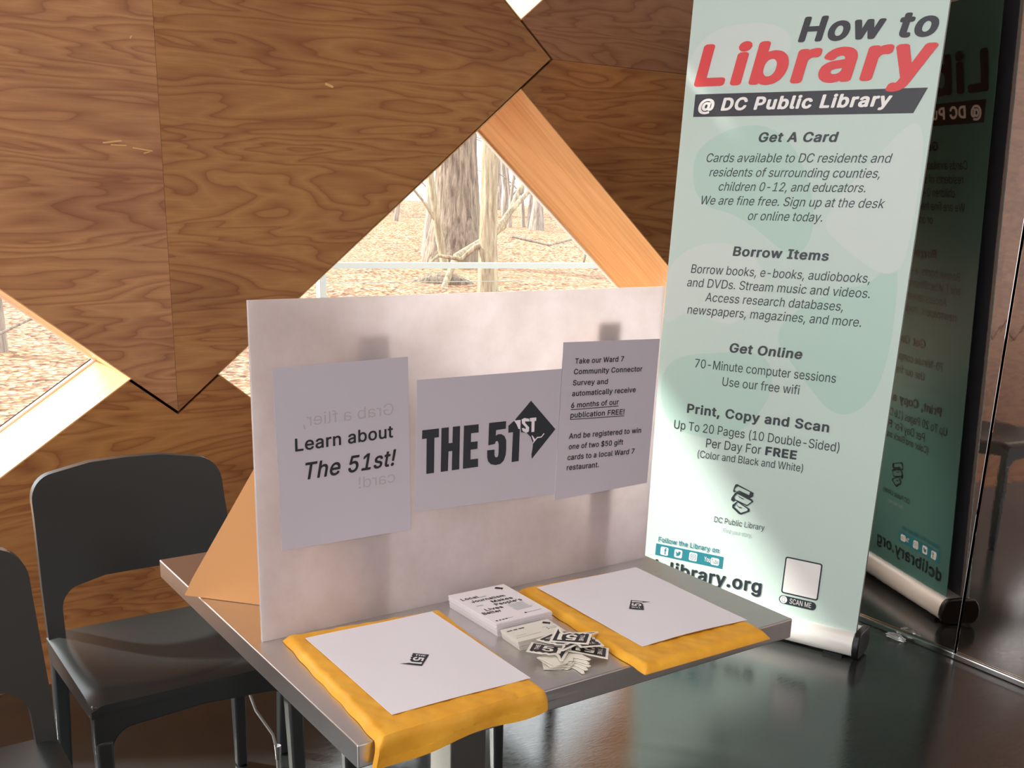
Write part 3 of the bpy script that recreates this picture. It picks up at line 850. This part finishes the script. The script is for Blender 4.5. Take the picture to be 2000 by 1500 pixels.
# ------------------------------------------------------------------ chairs
def chair_meshes(root):
    # local frame: seat faces -y, floor at z 0
    hw = 0.215
    def back_fn(x, z, d):
        k = max(0, z - 0.43)
        return Vector((x * (1 - 0.06 * k), 0.175 + 0.19 * k + 0.25 * k * k * .4 + 0.30 * (x * x - hw * hw) * (-1) * (1 if z > .43 else 0) * min(1, k * 4) * .7 + d, z))
    out = []
    def arc(cx, cz, r, a0, a1, n=8): return [(cx + r * math.cos(math.radians(a0 + (a1 - a0) * i / n)), cz + r * math.sin(math.radians(a0 + (a1 - a0) * i / n))) for i in range(n + 1)]
    outline = [(-hw + .0, 0.425), (-hw + .034, 0.425)] 
    inner = [(-hw + .034, 0.385), (-hw + .036, 0.50)] + arc(-hw + .036 + .05, 0.500, .05, 180, 110, 6) + [(-0.08, 0.560), (0.08, 0.560)] + arc(hw - .036 - .05, 0.500, .05, 70, 0, 6) + [(hw - .034, 0.385)]
    outline = [(hw, 0.385)] + [(hw, 0.55), (hw - .003, 0.70)] + arc(hw - .058, 0.735, .055, 0, 85, 8) + [(0.08, 0.803), (0.0, 0.805), (-0.08, 0.803)] + arc(-hw + .058, 0.735, .055, 95, 180, 8) + [(-hw + .003, 0.70), (-hw, 0.55), (-hw, 0.385)] + inner
    slab('backrest', outline, [], back_fn, 0.0, 0.022, CHAIR, root, step=0.028, smooth=45, world=False)
    # seat shell, gently dished, rolled front and side edges
    V = []; n, m = 22, 22
    for side in (1, 0):
        for j in range(m + 1):
            for i in range(n + 1):
                u, v = i / n * 2 - 1, j / m
                x = u * (hw + 0.002); y = 0.195 - v * 0.375
                z = 0.452 - 0.022 * (1 - u * u) ** 1.2 * math.sin(math.pi * min(1, v * 1.05)) ** .8 - 0.014 * max(0, v - .86) / .14 * max(0, v - .86) / .14
                z -= 0.010 * max(0, abs(u) - .93) / .07
                V.append(Vector((x, y, z if side else z - 0.016)))
    F = []; n1 = (n + 1) * (m + 1)
    for s in range(2):
        for j in range(m):
            for i in range(n):
                a = s * n1 + j * (n + 1) + i; q = (a, a + 1, a + n + 2, a + n + 1); F.append(q if s else tuple(reversed(q)))
    rim = [j * (n + 1) for j in range(m)] + [m * (n + 1) + i for i in range(n)] + [j * (n + 1) + n for j in range(m, 0, -1)] + [i for i in range(n, 0, -1)]
    for k in range(len(rim)):
        a, b = rim[k], rim[(k + 1) % len(rim)]; F.append((a, b, b + n1, a + n1))
    obj('seat', V, F, CHAIR, root, smooth=50, world=False)
    # front apron with rounded inner corners; side and rear rails
    ap = [(-hw, 0.437), (-hw, 0.33), (-hw + .034, 0.33)] + arc(-hw + .034 + .045, 0.335, .045, 180, 100, 6) + [(0, 0.388)] + arc(hw - .034 - .045, 0.335, .045, 80, 0, 6) + [(hw - .034, 0.33), (hw, 0.33), (hw, 0.437)]
    o = slab('front_apron', ap, [], lambda x, z, d: Vector((x, -0.178 + d, z)), 0.0, 0.028, CHAIR, root, smooth=40, world=False); bevel(o, 0.006, 3)
    for sx in (-1, 1):
        sp = [(-0.155, 0.437), (-0.155, 0.40), (0.16, 0.385), (0.18, 0.385), (0.18, 0.437)]
        o = slab('side_rail', sp, [], lambda y, z, d, sx=sx: Vector((sx * (hw - d), y, z)), 0.0, 0.020, CHAIR, root, smooth=40, world=False); bevel(o, 0.004)
        def leg(y0, y1, x0, x1, w0, w1, ztop):
            mb = MB(); zs = (0.0, 0.15, ztop)
            vs = []
            for q in zs:
                f = q / ztop; cx = x0 + (x1 - x0) * f; cy = y0 + (y1 - y0) * f; w = w0 + (w1 - w0) * f
                vs += [Vector((cx - w / 2, cy - w / 2, q)), Vector((cx + w / 2, cy - w / 2, q)), Vector((cx + w / 2, cy + w / 2, q)), Vector((cx - w / 2, cy + w / 2, q))]
            fs = [(3, 2, 1, 0), (8, 9, 10, 11)]
            for r in range(2):
                for k in range(4): fs.append((r * 4 + k, r * 4 + (k + 1) % 4, r * 4 + 4 + (k + 1) % 4, r * 4 + 4 + k))
            mb.add(vs, fs)
            o = mb.build('leg', CHAIR, root, smooth=40, world=False); bevel(o, 0.006, 3)
        leg(-0.172, -0.163, sx * (hw - .012), sx * (hw - .018), 0.026, 0.034, 0.36)
        leg(0.205, 0.180, sx * (hw - .008), sx * (hw - .017), 0.026, 0.034, 0.42)
    rr = slab('rear_rail', [(-hw + .02, 0.437), (-hw + .02, 0.395), (hw - .02, 0.395), (hw - .02, 0.437)], [], lambda x, z, d: Vector((x, 0.165 + d, z)), 0.0, 0.018, CHAIR, root, smooth=40, world=False)
    # rear posts between leg and seat
def copy_thing(src, loc, rz, label):
    r = src.copy(); C.objects.link(r); r.location = loc; r.rotation_euler = (0, 0, rz); r['label'] = label
    for ch in list(src.children):
        c = ch.copy(); C.objects.link(c); c.parent = r
    return r
CX, CY = 0.092, 1.055
ch1 = empty('stacking_chair', (CX, CY, 0)); tag(ch1, 'charcoal plastic chair tucked against the left rear corner of the steel table', 'chair', 'charcoal moulded chairs around the table')
chair_meshes(ch1)
copy_thing(ch1, (CX - 0.515, CY - 0.47, 0), 0.0, 'charcoal plastic chair cut off by the left edge of the photo')
copy_thing(ch1, (CX + 0.525, CY + 0.0, 0), 0.0, 'charcoal plastic chair behind the display board, its thin legs seen under the table')
copy_thing(ch1, (1.13, 1.50, 0), 0.0, 'charcoal plastic chair behind the banner, seen in the polished wall')

# ------------------------------------------------------------------ double-sided banner stand
BO = Vector((2.1748, 0.8615, 0.09)); BA = 0.3813; BWD = 0.7726; BLEAN = -0.064; BH = 1.93
bu = Vector((-math.sin(BA), math.cos(BA), 0)); bn = Vector((-math.cos(BA), -math.sin(BA), 0))
bv = (Vector((0, 0, 1)) * math.cos(BLEAN) + bn * math.sin(BLEAN)).normalized(); bnn = bv.cross(bu)
if bnn.dot(bn) < 0: bnn = -bnn
GAP = 0.060; BSH = 0.014
ffn = lambda s, t, d: BO + bu * (BWD - s) + bv * t + bnn * d                # front print: s from its left edge
kfn = lambda s, t, d: BO - bn * GAP + bu * (s + BSH) + bv * t - bnn * d             # shaded back print, seen from behind
ban = empty('banner_stand', tuple(BO - bn * GAP / 2 + bu * BWD / 2 - Vector((0, 0, .09)))); tag(ban, 'tall mint green double-sided library banner on a silver roll-up base, right of the table', 'banner')
fp = slab('front_panel', [(0, 0), (BWD, 0), (BWD, BH), (0, BH)], [], ffn, 0.0, -0.0012, MINT, ban)
bk = slab('front_backing', [(0.004, 0), (BWD - .004, 0), (BWD - .004, BH), (0.004, BH)], [], ffn, -0.0016, -0.003, BACKING, ban); bk['label'] = 'dark grey inside face of the front panel'
kp = slab('back_panel', [(0, 0), (BWD, 0), (BWD, BH), (0, BH)], [], kfn, 0.0, -0.0012, MINT_SHADED, ban)
slab('edge_strip', [(BWD - 0.003, 0.0), (BWD, 0.0), (BWD, BH), (BWD - 0.003, BH)], [], ffn, -0.0035, -0.014, GREYMETAL, ban)
mb = MB(); mb.tube([BO - bn * GAP / 2 + bu * BWD / 2 + bv * -0.02, BO - bn * GAP / 2 + bu * BWD / 2 + bv * (BH - .02)], 0.012, 12); mb.build('support_pole', GREYMETAL, ban, smooth=50)
mb = MB()
for fn_ in (ffn, kfn):
    pr = [(-0.003, BH - .01), (BWD + .003, BH - .01), (BWD + .003, BH + .025), (-0.003, BH + .025)]
    V, F = cdt(pr); mb.add([fn_(a, b, 0.008) for a, b in V] + [fn_(a, b, -0.012) for a, b in V], [tuple(f) for f in F] + [tuple(i + 4 for i in reversed(f)) for f in F] + [(i, (i + 1) % 4, (i + 1) % 4 + 4, i + 4) for i in range(4)])
mb.build('top_rail', ALU, ban)
# base: capsule profile swept along the banner
prof = [(0.012, 0.0885), (0.022, 0.078), (0.030, 0.060), (0.031, 0.040), (0.022, 0.018), (0.008, 0.010), (-GAP - 0.008, 0.010), (-GAP - .022, 0.018), (-GAP - .031, .040), (-GAP - .030, .060), (-GAP - .022, .078), (-GAP - .012, .0885), (-GAP - .002, .0905), (0.002, .0905)]
def sweep(prof, s0, s1):
    n = len(prof); O0 = Vector((BO.x, BO.y, 0))
    v = [O0 + bu * s + bn * a + Vector((0, 0, b)) for s in (s0, s1) for a, b in prof]
    return v, [tuple(range(n)), tuple(reversed(range(n, 2 * n)))] + [(i, (i + 1) % n, (i + 1) % n + n, i + n) for i in range(n)]
base = obj('base', *sweep(prof, 0.0, BWD + 0.012), ALU, ban, smooth=50)
cprof = [(a * 1.0 + (0.004 if a > -GAP / 2 else -0.004), max(0.006, b + (0.004 if b > .05 else -0.004))) for a, b in prof]
for s0, s1 in ((-0.022, 0.0), (BWD + 0.012, BWD + 0.032)):
    o = obj('end_cap', *sweep(cprof, s0, s1), BLACK, base, smooth=40); bevel(o, 0.004); o['label'] = 'black plastic end cap'
O0 = Vector((BO.x, BO.y, 0))
for s in (0.06, BWD - .06):
    mb = MB(); mb.add([O0 + bu * (s + a) + bn * b + Vector((0, 0, z)) for z in (0.0, 0.010) for a, b in ((-.03, .02), (.03, .02), (.03, -GAP - .02), (-.03, -GAP - .02))], [(3, 2, 1, 0), (4, 5, 6, 7), (0, 1, 5, 4), (1, 2, 6, 5), (2, 3, 7, 6), (3, 0, 4, 7)])
    mb.build('foot', BLACK, ban)

BT = [
('How to',0.3598,1.7594,0.7538,1.7586,0.0715,'d',3,0.22),
('Library',0.0407,1.6418,0.755,1.6460,0.1268,'r',3,0.2),
('@ DC Public Library',0.0543,1.5691,0.6518,1.5755,0.0393,'w',3,0.2),
('Get A Card',0.265,1.4771,0.5095,1.4778,0.0294,'k',2,0.2),
('Cards available to DC residents and',0.0991,1.4169,0.6745,1.4211,0.026,'k',0,0.2),
('residents of surrounding counties,',0.1158,1.3735,0.6508,1.3785,0.0262,'k',0,0.2),
('children 0-12, and educators.',0.1512,1.3306,0.6149,1.3371,0.0263,'k',0,0.2),
('We are fine free. Sign up at the desk',0.093,1.287,0.674,1.2939,0.0265,'k',0,0.2),
('or online today.',0.2596,1.2446,0.4975,1.2487,0.0267,'k',0,0.2),
('Borrow Items',0.2229,1.1326,0.5304,1.1343,0.03,'k',2,0.1),
('Borrow books, e-books, audiobooks,',0.0854,1.0709,0.6633,1.0782,0.0273,'k',0,0.1),
('and DVDs. Stream music and videos.',0.0758,1.0273,0.6696,1.0345,0.0273,'k',0,0.1),
('Access research databases,',0.1452,0.9843,0.595,0.9903,0.0276,'k',0,0.1),
('newspapers, magazines, and more.',0.0869,0.9399,0.656,0.9481,0.0277,'k',0,0.1),
('Get Online',0.2463,0.829,0.4877,0.8322,0.0312,'k',2,0.1),
('70-Minute computer sessions',0.132,0.768,0.6016,0.7723,0.0283,'k',0,0.0),
('Use our free wifi',0.2346,0.7194,0.4923,0.7225,0.0285,'k',0,0),
('Print, Copy and Scan',0.1206,0.6142,0.6013,0.6171,0.032,'k',2,0.0),
('Up To 20 Pages (10 Double-Sided)',0.0794,0.5561,0.6412,0.5617,0.0291,'k',0,0),
('Per Day For',0.2012,0.5097,0.3919,0.5156,0.0296,'k',0,0),
('FREE',0.4067,0.5151,0.5106,0.5162,0.0295,'k',3,0),
('(Color and Black and White)',0.175,0.4716,0.536,0.481,0.0243,'k',0,0),
('DC Public Library',0.2595,0.2636,0.4353,0.2681,0.0189,'k',0,0),
('Find your story.',0.2942,0.2348,0.397,0.2359,0.0138,'g',-1,0),
('Follow the Library on',0.0638,0.1549,0.2884,0.1599,0.0178,'t',1,0),
('dclibrary.org',0.036,0.0424,0.4501,0.0528,0.0482,'k',2,0),
('SCAN ME',0.5494,0.0445,0.6211,0.0452,0.0171,'w',0,0)]
SHP = [
 (MINT_L, [(0.0, 1.0181), (0.0, 1.0854), (0.0739, 1.1557), (0.1956, 1.178), (0.3035, 1.1364), (0.3488, 1.0449), (0.3083, 0.9621), (0.2282, 0.9062), (0.0961, 0.9606), (0.0, 0.8835)]),
 (MINT_D, [(0.3648, 0.9189), (0.5734, 1.0612), (0.6648, 1.0678), (0.7435, 1.1908), (0.7531, 0.7721), (0.6311, 0.6456), (0.4822, 0.7868)]),
 (MINT_D, [(0.0415, 1.4413), (0.1546, 1.5187), (0.2867, 1.5331), (0.3933, 1.459), (0.4823, 1.2676), (0.439, 1.1134), (0.2375, 1.2584), (0.0772, 1.2843)]),
 (MINT_L, [(0.6018, 1.4029), (0.7555, 1.585), (0.7665, 1.2782), (0.7461, 1.0737), (0.5568, 1.181), (0.4844, 1.2527)]),
 (MINT_L, [(0.0, 1.7343), (0.0846, 1.8199), (0.2818, 1.8243), (0.3548, 1.7496), (0.2389, 1.6521), (0.0115, 1.6272)]),
 (MINT_D, [(0.0038, 0.7828), (0.22, 0.83), (0.3749, 0.8393), (0.41, 0.74), (0.36, 0.62), (0.25, 0.53), (0.0336, 0.56)])]
def roundpoly(p, it=3):
    for _ in range(it):
        q = []
        for i in range(len(p)):
            a, b = p[i], p[(i + 1) % len(p)]
            q += [(a[0] * .75 + b[0] * .25, a[1] * .75 + b[1] * .25), (a[0] * .25 + b[0] * .75, a[1] * .25 + b[1] * .75)]
        p = q
    return p
def print_panel(panel, fn, front=True):
    for i, (m, p) in enumerate(SHP if front else []): flat('pale_pattern', [(roundpoly(p), [])], fn, m, panel, 0.0003 + 0.00006 * i)
    flat('title_bar', [([(0.0378, 1.6206), (0.748, 1.6246), (0.7176, 1.5567), (0.0376, 1.5531)], [])], fn, SLATE, panel, 0.0009)
    flat('icon_bar', [([(0.0568, 0.147), (0.3062, 0.1500), (0.3062, 0.1085), (0.0568, 0.1055)], [])], fn, TEAL, panel, 0.0009)
    ic = [(0.0905, 0.1253), (0.1429, 0.1271), (0.1984, 0.128)]
    for p in [rounded(x - .0145, y - .0145, x + .0145, y + .0145, .005) for x, y in ic] + [rounded(0.2635, 0.1155, 0.2935, 0.1405, .006)]:
        flat('icon_tile', [(p, [])], fn, WHITEP, panel, 0.0012)
    mb = MB(); put_text(mb, ('f', 0.0895, 0.1135, 0.0985, 0.1135, 0.023, 2, 0), fn, 0.0015); mb.build('icon_mark', TEAL, panel)
    flat('icon_mark', [([(0.1330, 0.1345), (0.1370, 0.1310), (0.1425, 0.1300), (0.1432, 0.1345), (0.1465, 0.1362), (0.1500, 0.1345), (0.1530, 0.1350), (0.1512, 0.1320), (0.1500, 0.1250), (0.1460, 0.1200), (0.1400, 0.1180), (0.1330, 0.1195), (0.1375, 0.1220), (0.1345, 0.1245), (0.1362, 0.1262), (0.1335, 0.1295)], [])], fn, TEAL, panel, 0.0015)
    flat('icon_mark', [(rounded(0.1885, 0.1180, 0.2085, 0.1380, .005), [rounded(0.1900, 0.1195, 0.2070, 0.1365, .004)]), (ellipse(0.1985, 0.128, .0055, .0055), [ellipse(0.1985, 0.128, .0038, .0038)]), (ellipse(0.2045, 0.134, .0012, .0012, 10), [])], fn, TEAL, panel, 0.0015)
    mb = MB(); put_text(mb, ('Tube', 0.2660, 0.1200, 0.2915, 0.1205, 0.016, 0, 0), fn, 0.0015); mb.build('icon_mark', TEAL, panel)
    flat('code_frame', [(rounded(0.5170, 0.0735, 0.6395, 0.1980, .008), [])], fn, TXT, panel, 0.0009)
    flat('code_field', [(rounded(0.5215, 0.0780, 0.6350, 0.1935, .005), [])], fn, WHITEP, panel, 0.0012)
    flat('scan_pill', [(rounded(0.5130, 0.0385, 0.6370, 0.0665, .0139), [])], fn, TXT, panel, 0.0009)
    flat('phone_badge', [(ellipse(0.5285, 0.0525, .0122, .0122), [])], fn, WHITEP, panel, 0.0012)
    flat('phone_icon', [(rounded(0.5235, 0.0440, 0.5335, 0.0610, .002), [rounded(0.5248, 0.0455, 0.5322, 0.0595, .0015)])], fn, GREYP, panel, 0.0015)
    L1 = ([(0.325, 0.405), (0.3843, 0.3856), (0.3843, 0.3737), (0.3745, 0.3659), (0.3522, 0.3723), (0.3292, 0.3832), (0.3177, 0.3752), (0.3135, 0.3789), (0.3146, 0.3882), (0.319, 0.4025)], [(0.3289, 0.3982), (0.372, 0.3864), (0.3702, 0.3756), (0.3351, 0.3848), (0.3217, 0.3804), (0.318, 0.3858), (0.3223, 0.394)])
    L2 = ([(0.3293, 0.3818), (0.3825, 0.3629), (0.3874, 0.3563), (0.3673, 0.3375), (0.3255, 0.3494), (0.3184, 0.3436), (0.31, 0.3481), (0.3107, 0.3558), (0.3209, 0.3742)], [(0.3289, 0.3727), (0.3786, 0.3576), (0.3805, 0.355), (0.3667, 0.3419), (0.3234, 0.3536), (0.3201, 0.3605)])
    L3 = ([(0.3333, 0.3493), (0.3774, 0.3304), (0.3785, 0.3216), (0.3495, 0.3055), (0.3416, 0.307), (0.3171, 0.3236), (0.3166, 0.3326)], [(0.3338, 0.3449), (0.3699, 0.329), (0.3706, 0.3231), (0.3488, 0.3114), (0.3234, 0.3278)])
    L4 = ([(0.330, 0.3690), (0.3420, 0.3630), (0.3520, 0.3610), (0.3560, 0.3590), (0.3480, 0.3585), (0.3380, 0.3620)], [])
    L5 = ([(0.332, 0.3360), (0.3400, 0.3310), (0.3500, 0.3300), (0.3520, 0.3280), (0.3430, 0.3265), (0.3340, 0.3320)], [])
    flat('stacked_books_logo', [(q_[0], [q_[1]] if q_[1] else []) for q_ in (L1, L2, L3, L4, L5)], fn, TXT, panel, 0.0012)
    grp = {}
    blk = [0, 1, 2, 3, 4, 4, 4, 4, 4, 5, 6, 6, 6, 6, 7, 8, 8, 9, 10, 10, 10, 10, 11, 12, 13, 14, 15]
    for (s, x0, y0, x1, y1, cap, col_, bo, sh), q in zip(BT, blk): grp.setdefault((q, col_), []).append((s, x0, y0, x1, y1, cap, bo, sh))
    grp[(16, 'w')] = [('You', 0.2400, 0.1215, 0.2615, 0.1215, 0.017, 1, 0)]
    nm = {'d': ('title_lettering', SLATE), 'r': ('red_lettering', RED), 'w': ('white_lettering', WHITEP), 'k': ('body_lettering', TXT), 'g': ('slogan_lettering', GREYP), 't': ('teal_lettering', TEAL)}
    if not front: nm['r'] = ('title_lettering', SLATE)  # back title in slate instead of red, shade put into the colour
    for (q, c_), sp in grp.items():
        mb = MB()
        for s in sp: put_text(mb, s, fn, 0.0016 if c_ in 'rw' else 0.0014)
        mb.build((nm[c_][0] if q not in (3, 5, 7, 9) else 'heading_lettering'), nm[c_][1], panel)
print_panel(fp, ffn)
print_panel(kp, kfn, False)

# black bag behind the banner, seen in the polished wall, and a scrap of clear film by the base trim
def lump(name, c, r, m, seed, label, cat):
    bm = bmesh.new(); bmesh.ops.create_icosphere(bm, subdivisions=4, radius=1)
    rnd = random.Random(seed); ph = [rnd.uniform(0, 6) for _ in range(9)]
    V = []
    for v in bm.verts:
        p = v.co; k = 1 + 0.13 * math.sin(5 * p.x + ph[0]) * math.sin(6 * p.y + ph[1]) + 0.09 * math.sin(11 * p.z + ph[2] + 4 * p.x) + 0.05 * math.sin(23 * p.x + ph[3]) * math.sin(19 * p.z + ph[4])
        V.append(Vector((c[0] + p.x * r[0] * k, c[1] + p.y * r[1] * k, max(0.001, c[2] + p.z * r[2] * k))))
    F = [tuple(v.index for v in f.verts) for f in bm.faces]; bm.free()
    o = obj(name, V, F, m, None, smooth=35, origin=(c[0], c[1], 0)); return tag(o, label, cat)
BAGM = mat('glossy black plastic film', srgb(14, 14, 16), 0.18)
lump('plastic_bag', (2.30, 1.52, 0.11), (0.10, 0.16, 0.13), BAGM, 2, 'crumpled black plastic bag on the floor behind the banner base', 'bag')
FILM = mat('clear film', (0.85, 0.87, 0.87, 1), 0.08, **{'Transmission Weight': 0.85})
lump('film_scrap', (2.425, 0.885, 0.010), (0.014, 0.035, 0.011), FILM, 4, 'crumpled scrap of clear film at the polished wall by the banner base', 'scrap')

# cord hanging below the chairs
mb = MB(); mb.tube([(0.255, 1.13, 0.36), (0.262, 1.10, 0.30), (0.272, 1.07, 0.24), (0.295, 1.03, 0.19), (0.300, 1.02, 0.15), (0.301, 1.02, 0.0)], 0.0035, 8)
cordroot = empty('power_cord', (0.30, 1.02, 0.0)); tag(cordroot, 'thin grey power cord hanging beside the corner chair legs', 'cord')
mb.build('cable', GREYMETAL, cordroot, smooth=60)
MB().tube([(0.301, 1.02, 0.165), (0.301, 1.02, 0.13)], [0.008, 0.006], 10).build('plug', CHROME, cordroot, smooth=60)

# ------------------------------------------------------------------ outside: leaf-covered slope, trees, railing
def gz(y): return -0.3 + 0.036 * (y - 4)
V = []; F = []
nx, ny = 60, 40
for j in range(ny + 1):
    for i in range(nx + 1):
        y = 2.6 + (j / ny) ** 1.6 * 34; x = -12 + i / nx * 56
        V.append(Vector((x, y, gz(y) + 0.10 * math.sin(x * .55 + y * .3) * min(1, (y - 2.6) / 6) + 0.04 * math.sin(x * 1.9) * math.sin(y * 1.4) - (3.0 if j == ny else 0))))
for j in range(ny):
    for i in range(nx):
        a = j * (nx + 1) + i; F.append((a, a + 1, a + nx + 2, a + nx + 1))
g = obj('forest_ground', V, F, LEAVES, None, smooth=80); tag(g, kind='structure')

def trunk_pts(x, y, h, lean=(0, 0), wig=0.1, seed=0, n=9):
    rnd = random.Random(seed); z0 = gz(y) - 0.15
    return [Vector((x + lean[0] * k / n + rnd.uniform(-wig, wig) * (k > 0), y + lean[1] * k / n + rnd.uniform(-wig, wig) * (k > 0), z0 + h * k / n)) for k in range(n + 1)]
def tree(name, x, y, r, h, m, label, seed, lean=(0, 0), branches=(), flare=1.0, wig=0.1, group=None, n=12):
    e = empty(name, (x, y, gz(y))); tag(e, label, 'tree', group)
    p = trunk_pts(x, y, h, lean, wig, seed)
    rs = [r * (1 + 0.55 * flare * max(0, 1 - k / 1.2)) * (1 - 0.45 * k / 9) for k in range(10)]
    MB().tube(p, rs, n).build('trunk', m, e, smooth=60)
    rnd = random.Random(seed + 99)
    for fr, dx, dy, dz, br in branches:
        i = min(8, int(fr * 9)); q = p[i]
        mid = q + Vector((dx * .5 + rnd.uniform(-.1, .1), dy * .5, dz * .62)); end = q + Vector((dx, dy, dz))
        MB().tube([q, q.lerp(mid, .5) + Vector((0, 0, .05)), mid, mid.lerp(end, .6) + Vector((0, 0, rnd.uniform(-.15, .15))), end], [br, br * .85, br * .7, br * .5, br * .25], 7).build('branch', m, e, smooth=60)
    return e
tree('oak_tree', 9.75, 15.6, 0.40, 9, BARK1, 'thick furrowed grey tree trunk in the middle of the largest window', 1, (0.1, 0), [(0.3, 2.4, 0.5, 1.5, .08), (0.35, -2.2, 0.3, 1.8, .07)], 1.0, .05, n=20)
tree('pale_tree', 7.62, 11.25, 0.125, 8, BARK2, 'slim pale trunk just right of the thick grey trunk, nearest the railing', 2, (-0.1, 0.0), [(0.12, 1.9, 0.8, 1.15, .05), (0.12, -0.9, 0.2, -0.35, .045)], 0.5, .02, n=16)
tree('leaning_tree', 8.95, 14.5, 0.065, 8, BARK2, 'thin pale trunk leaning against the left of the thick grey trunk', 3, (-1.6, 0.3), [(0.2, -0.8, 0, 0.9, .03)], 0.4, .03)
tree('pale_tree', 10.45, 17.6, 0.085, 8, BARK3, 'pale trunk with a spreading foot, half hidden left of the thick trunk', 4, (0.0, 0.1), [(0.25, -1.2, 0.2, 1.2, .04)], 2.6, .04)
tree('birch_tree', 1.10, 9.45, 0.115, 8, BARK3, 'pale trunk at the left edge of the lower left window', 5, (0, 0), [(0.2, 1.4, 0.3, -0.3, .02), (0.25, 1.0, .2, .5, .02)], 0.5, .03)
tree('stump_tree', 16.9, 23.0, 0.13, 7, BARK3, 'pale trunk with a wide foot near the right jamb of the largest window', 6, (0.2, 0), [(0.3, 1.5, 0, 1.0, .05)], 1.5, .05)
k = 0
for x, y, r, ln in ((11.4, 24, .07, .3), (12.3, 26, .06, -.3), (13.4, 24.5, .06, .2), (12.9, 29, .10, 0), (14.6, 28, .07, .2), (16.4, 30, .09, 0), (18.0, 29, .10, .3), (19.3, 28, .12, -.2), (20.3, 30, .09, 0), (21.6, 28, .10, .4), (13.75, 26.0, .05, .1), (14.05, 23.2, .04, .2), (14.3, 24.2, .06, .1), (16.85, 24.2, .05, .2), (17.15, 24.6, .04, -.3), (17.5, 24.2, .06, .3), (17.9, 25, .05, -.5), (14.0, 31, .12, 0), (22.6, 31, .12, .2)):
    k += 1
    tree('young_tree', x, y, r, 8, BARK3, 'thin grey sapling far off on the leafy slope', 20 + k, (ln, 0), [(0.15 + .03 * (k % 4), (-1) ** k * 1.1, .2, .8, .025), (0.3, -(-1) ** k * 1.3, .2, 1.0, .03)], 0.5, .10, 'thin saplings far off beyond the windows', 8)

def branch_thing(name, pts, rs, m, label, cat='branch'):
    o = MB().tube(pts, rs, 8).build(name, m, None, smooth=60, origin=pts[0]); return tag(o, label, cat)
branch_thing('fallen_branch', [(7.35, 12.0, gz(12.0)), (7.75, 12.3, .45), (8.45, 12.6, .68), (8.9, 12.8, .85), (9.4, 13.0, 1.55), (9.9, 13.2, 1.98), (10.6, 13.4, 2.12), (11.2, 13.5, 2.05)], [.05, .05, .05, .045, .04, .035, .025, .012], BARK2, 'long bent bare branch arching across the slim pale trunk')
branch_thing('fallen_branch', [(11.4, 14.2, 2.0), (11.7, 14.3, 1.6), (11.75, 14.4, 1.1), (11.95, 14.5, .75), (11.9, 14.6, gz(14.6))], [.03, .03, .03, .028, .025], BARK3, 'short drooping bare branch at the right of the largest window')
branch_thing('fallen_branch', [(9.6, 13.6, gz(13.6) + .62), (10.6, 13.9, gz(13.9) + .45), (11.6, 14.3, gz(14.3) + .55), (12.3, 14.6, gz(14.6) + .72)], [.02, .02, .02, .012], BARK3, 'low bare branch lying over the leaves right of the pale trunk')
lg = branch_thing('fallen_log', [(7.2, 12.65, gz(12.6) + .02), (7.45, 12.5, gz(12.5) + .06), (7.75, 12.3, gz(12.3) + .06), (7.95, 12.15, gz(12.1) + .02)], [.07, .13, .14, .08], BARK1, 'weathered grey log lying on the leaves behind the railing', 'log')
branch_thing('fallen_branch', [(1.0, 8.6, .12), (1.5, 8.9, .28), (1.9, 9.2, .42), (2.4, 9.3, .50)], [.012, .012, .01, .006], BARK3, 'thin twig crossing the leaves in the lower left window')

rl = empty('railing', (2.2, 5.0, gz(5.0))); tag(rl, 'pale metal railing with thin cables outside the largest window', 'railing')
ra, rb = Vector((2.33, 5.06, 0.925)), Vector((5.9, 5.06, 0.870))
def along(k, z): q = ra.lerp(rb, k); return Vector((q.x, q.y, q.z + z))
tq = MB()
tq.add([along(k, 0) + Vector((0, dy, dz)) for k in (0, 1) for dy, dz in ((-.03, -.018), (.03, -.018), (.03, .018), (-.03, .018))], [(0, 1, 2, 3), (7, 6, 5, 4), (0, 4, 5, 1), (1, 5, 6, 2), (2, 6, 7, 3), (3, 7, 4, 0)])
tq.build('top_rail', RAILM, rl)
for kx in (-0.008, 0.97):
    q = along(kx, 0)
    bevel(MB().box(q.x - .022, q.x + .022, q.y - .03, q.y + .03, gz(5) - .1, q.z - .02).build('post', RAILM, rl), .003)
for c in range(5):
    MB().tube([along(0, -0.105 * (c + 1)), along(1, -0.105 * (c + 1))], 0.0025, 6).build('cable', RAILM, rl)
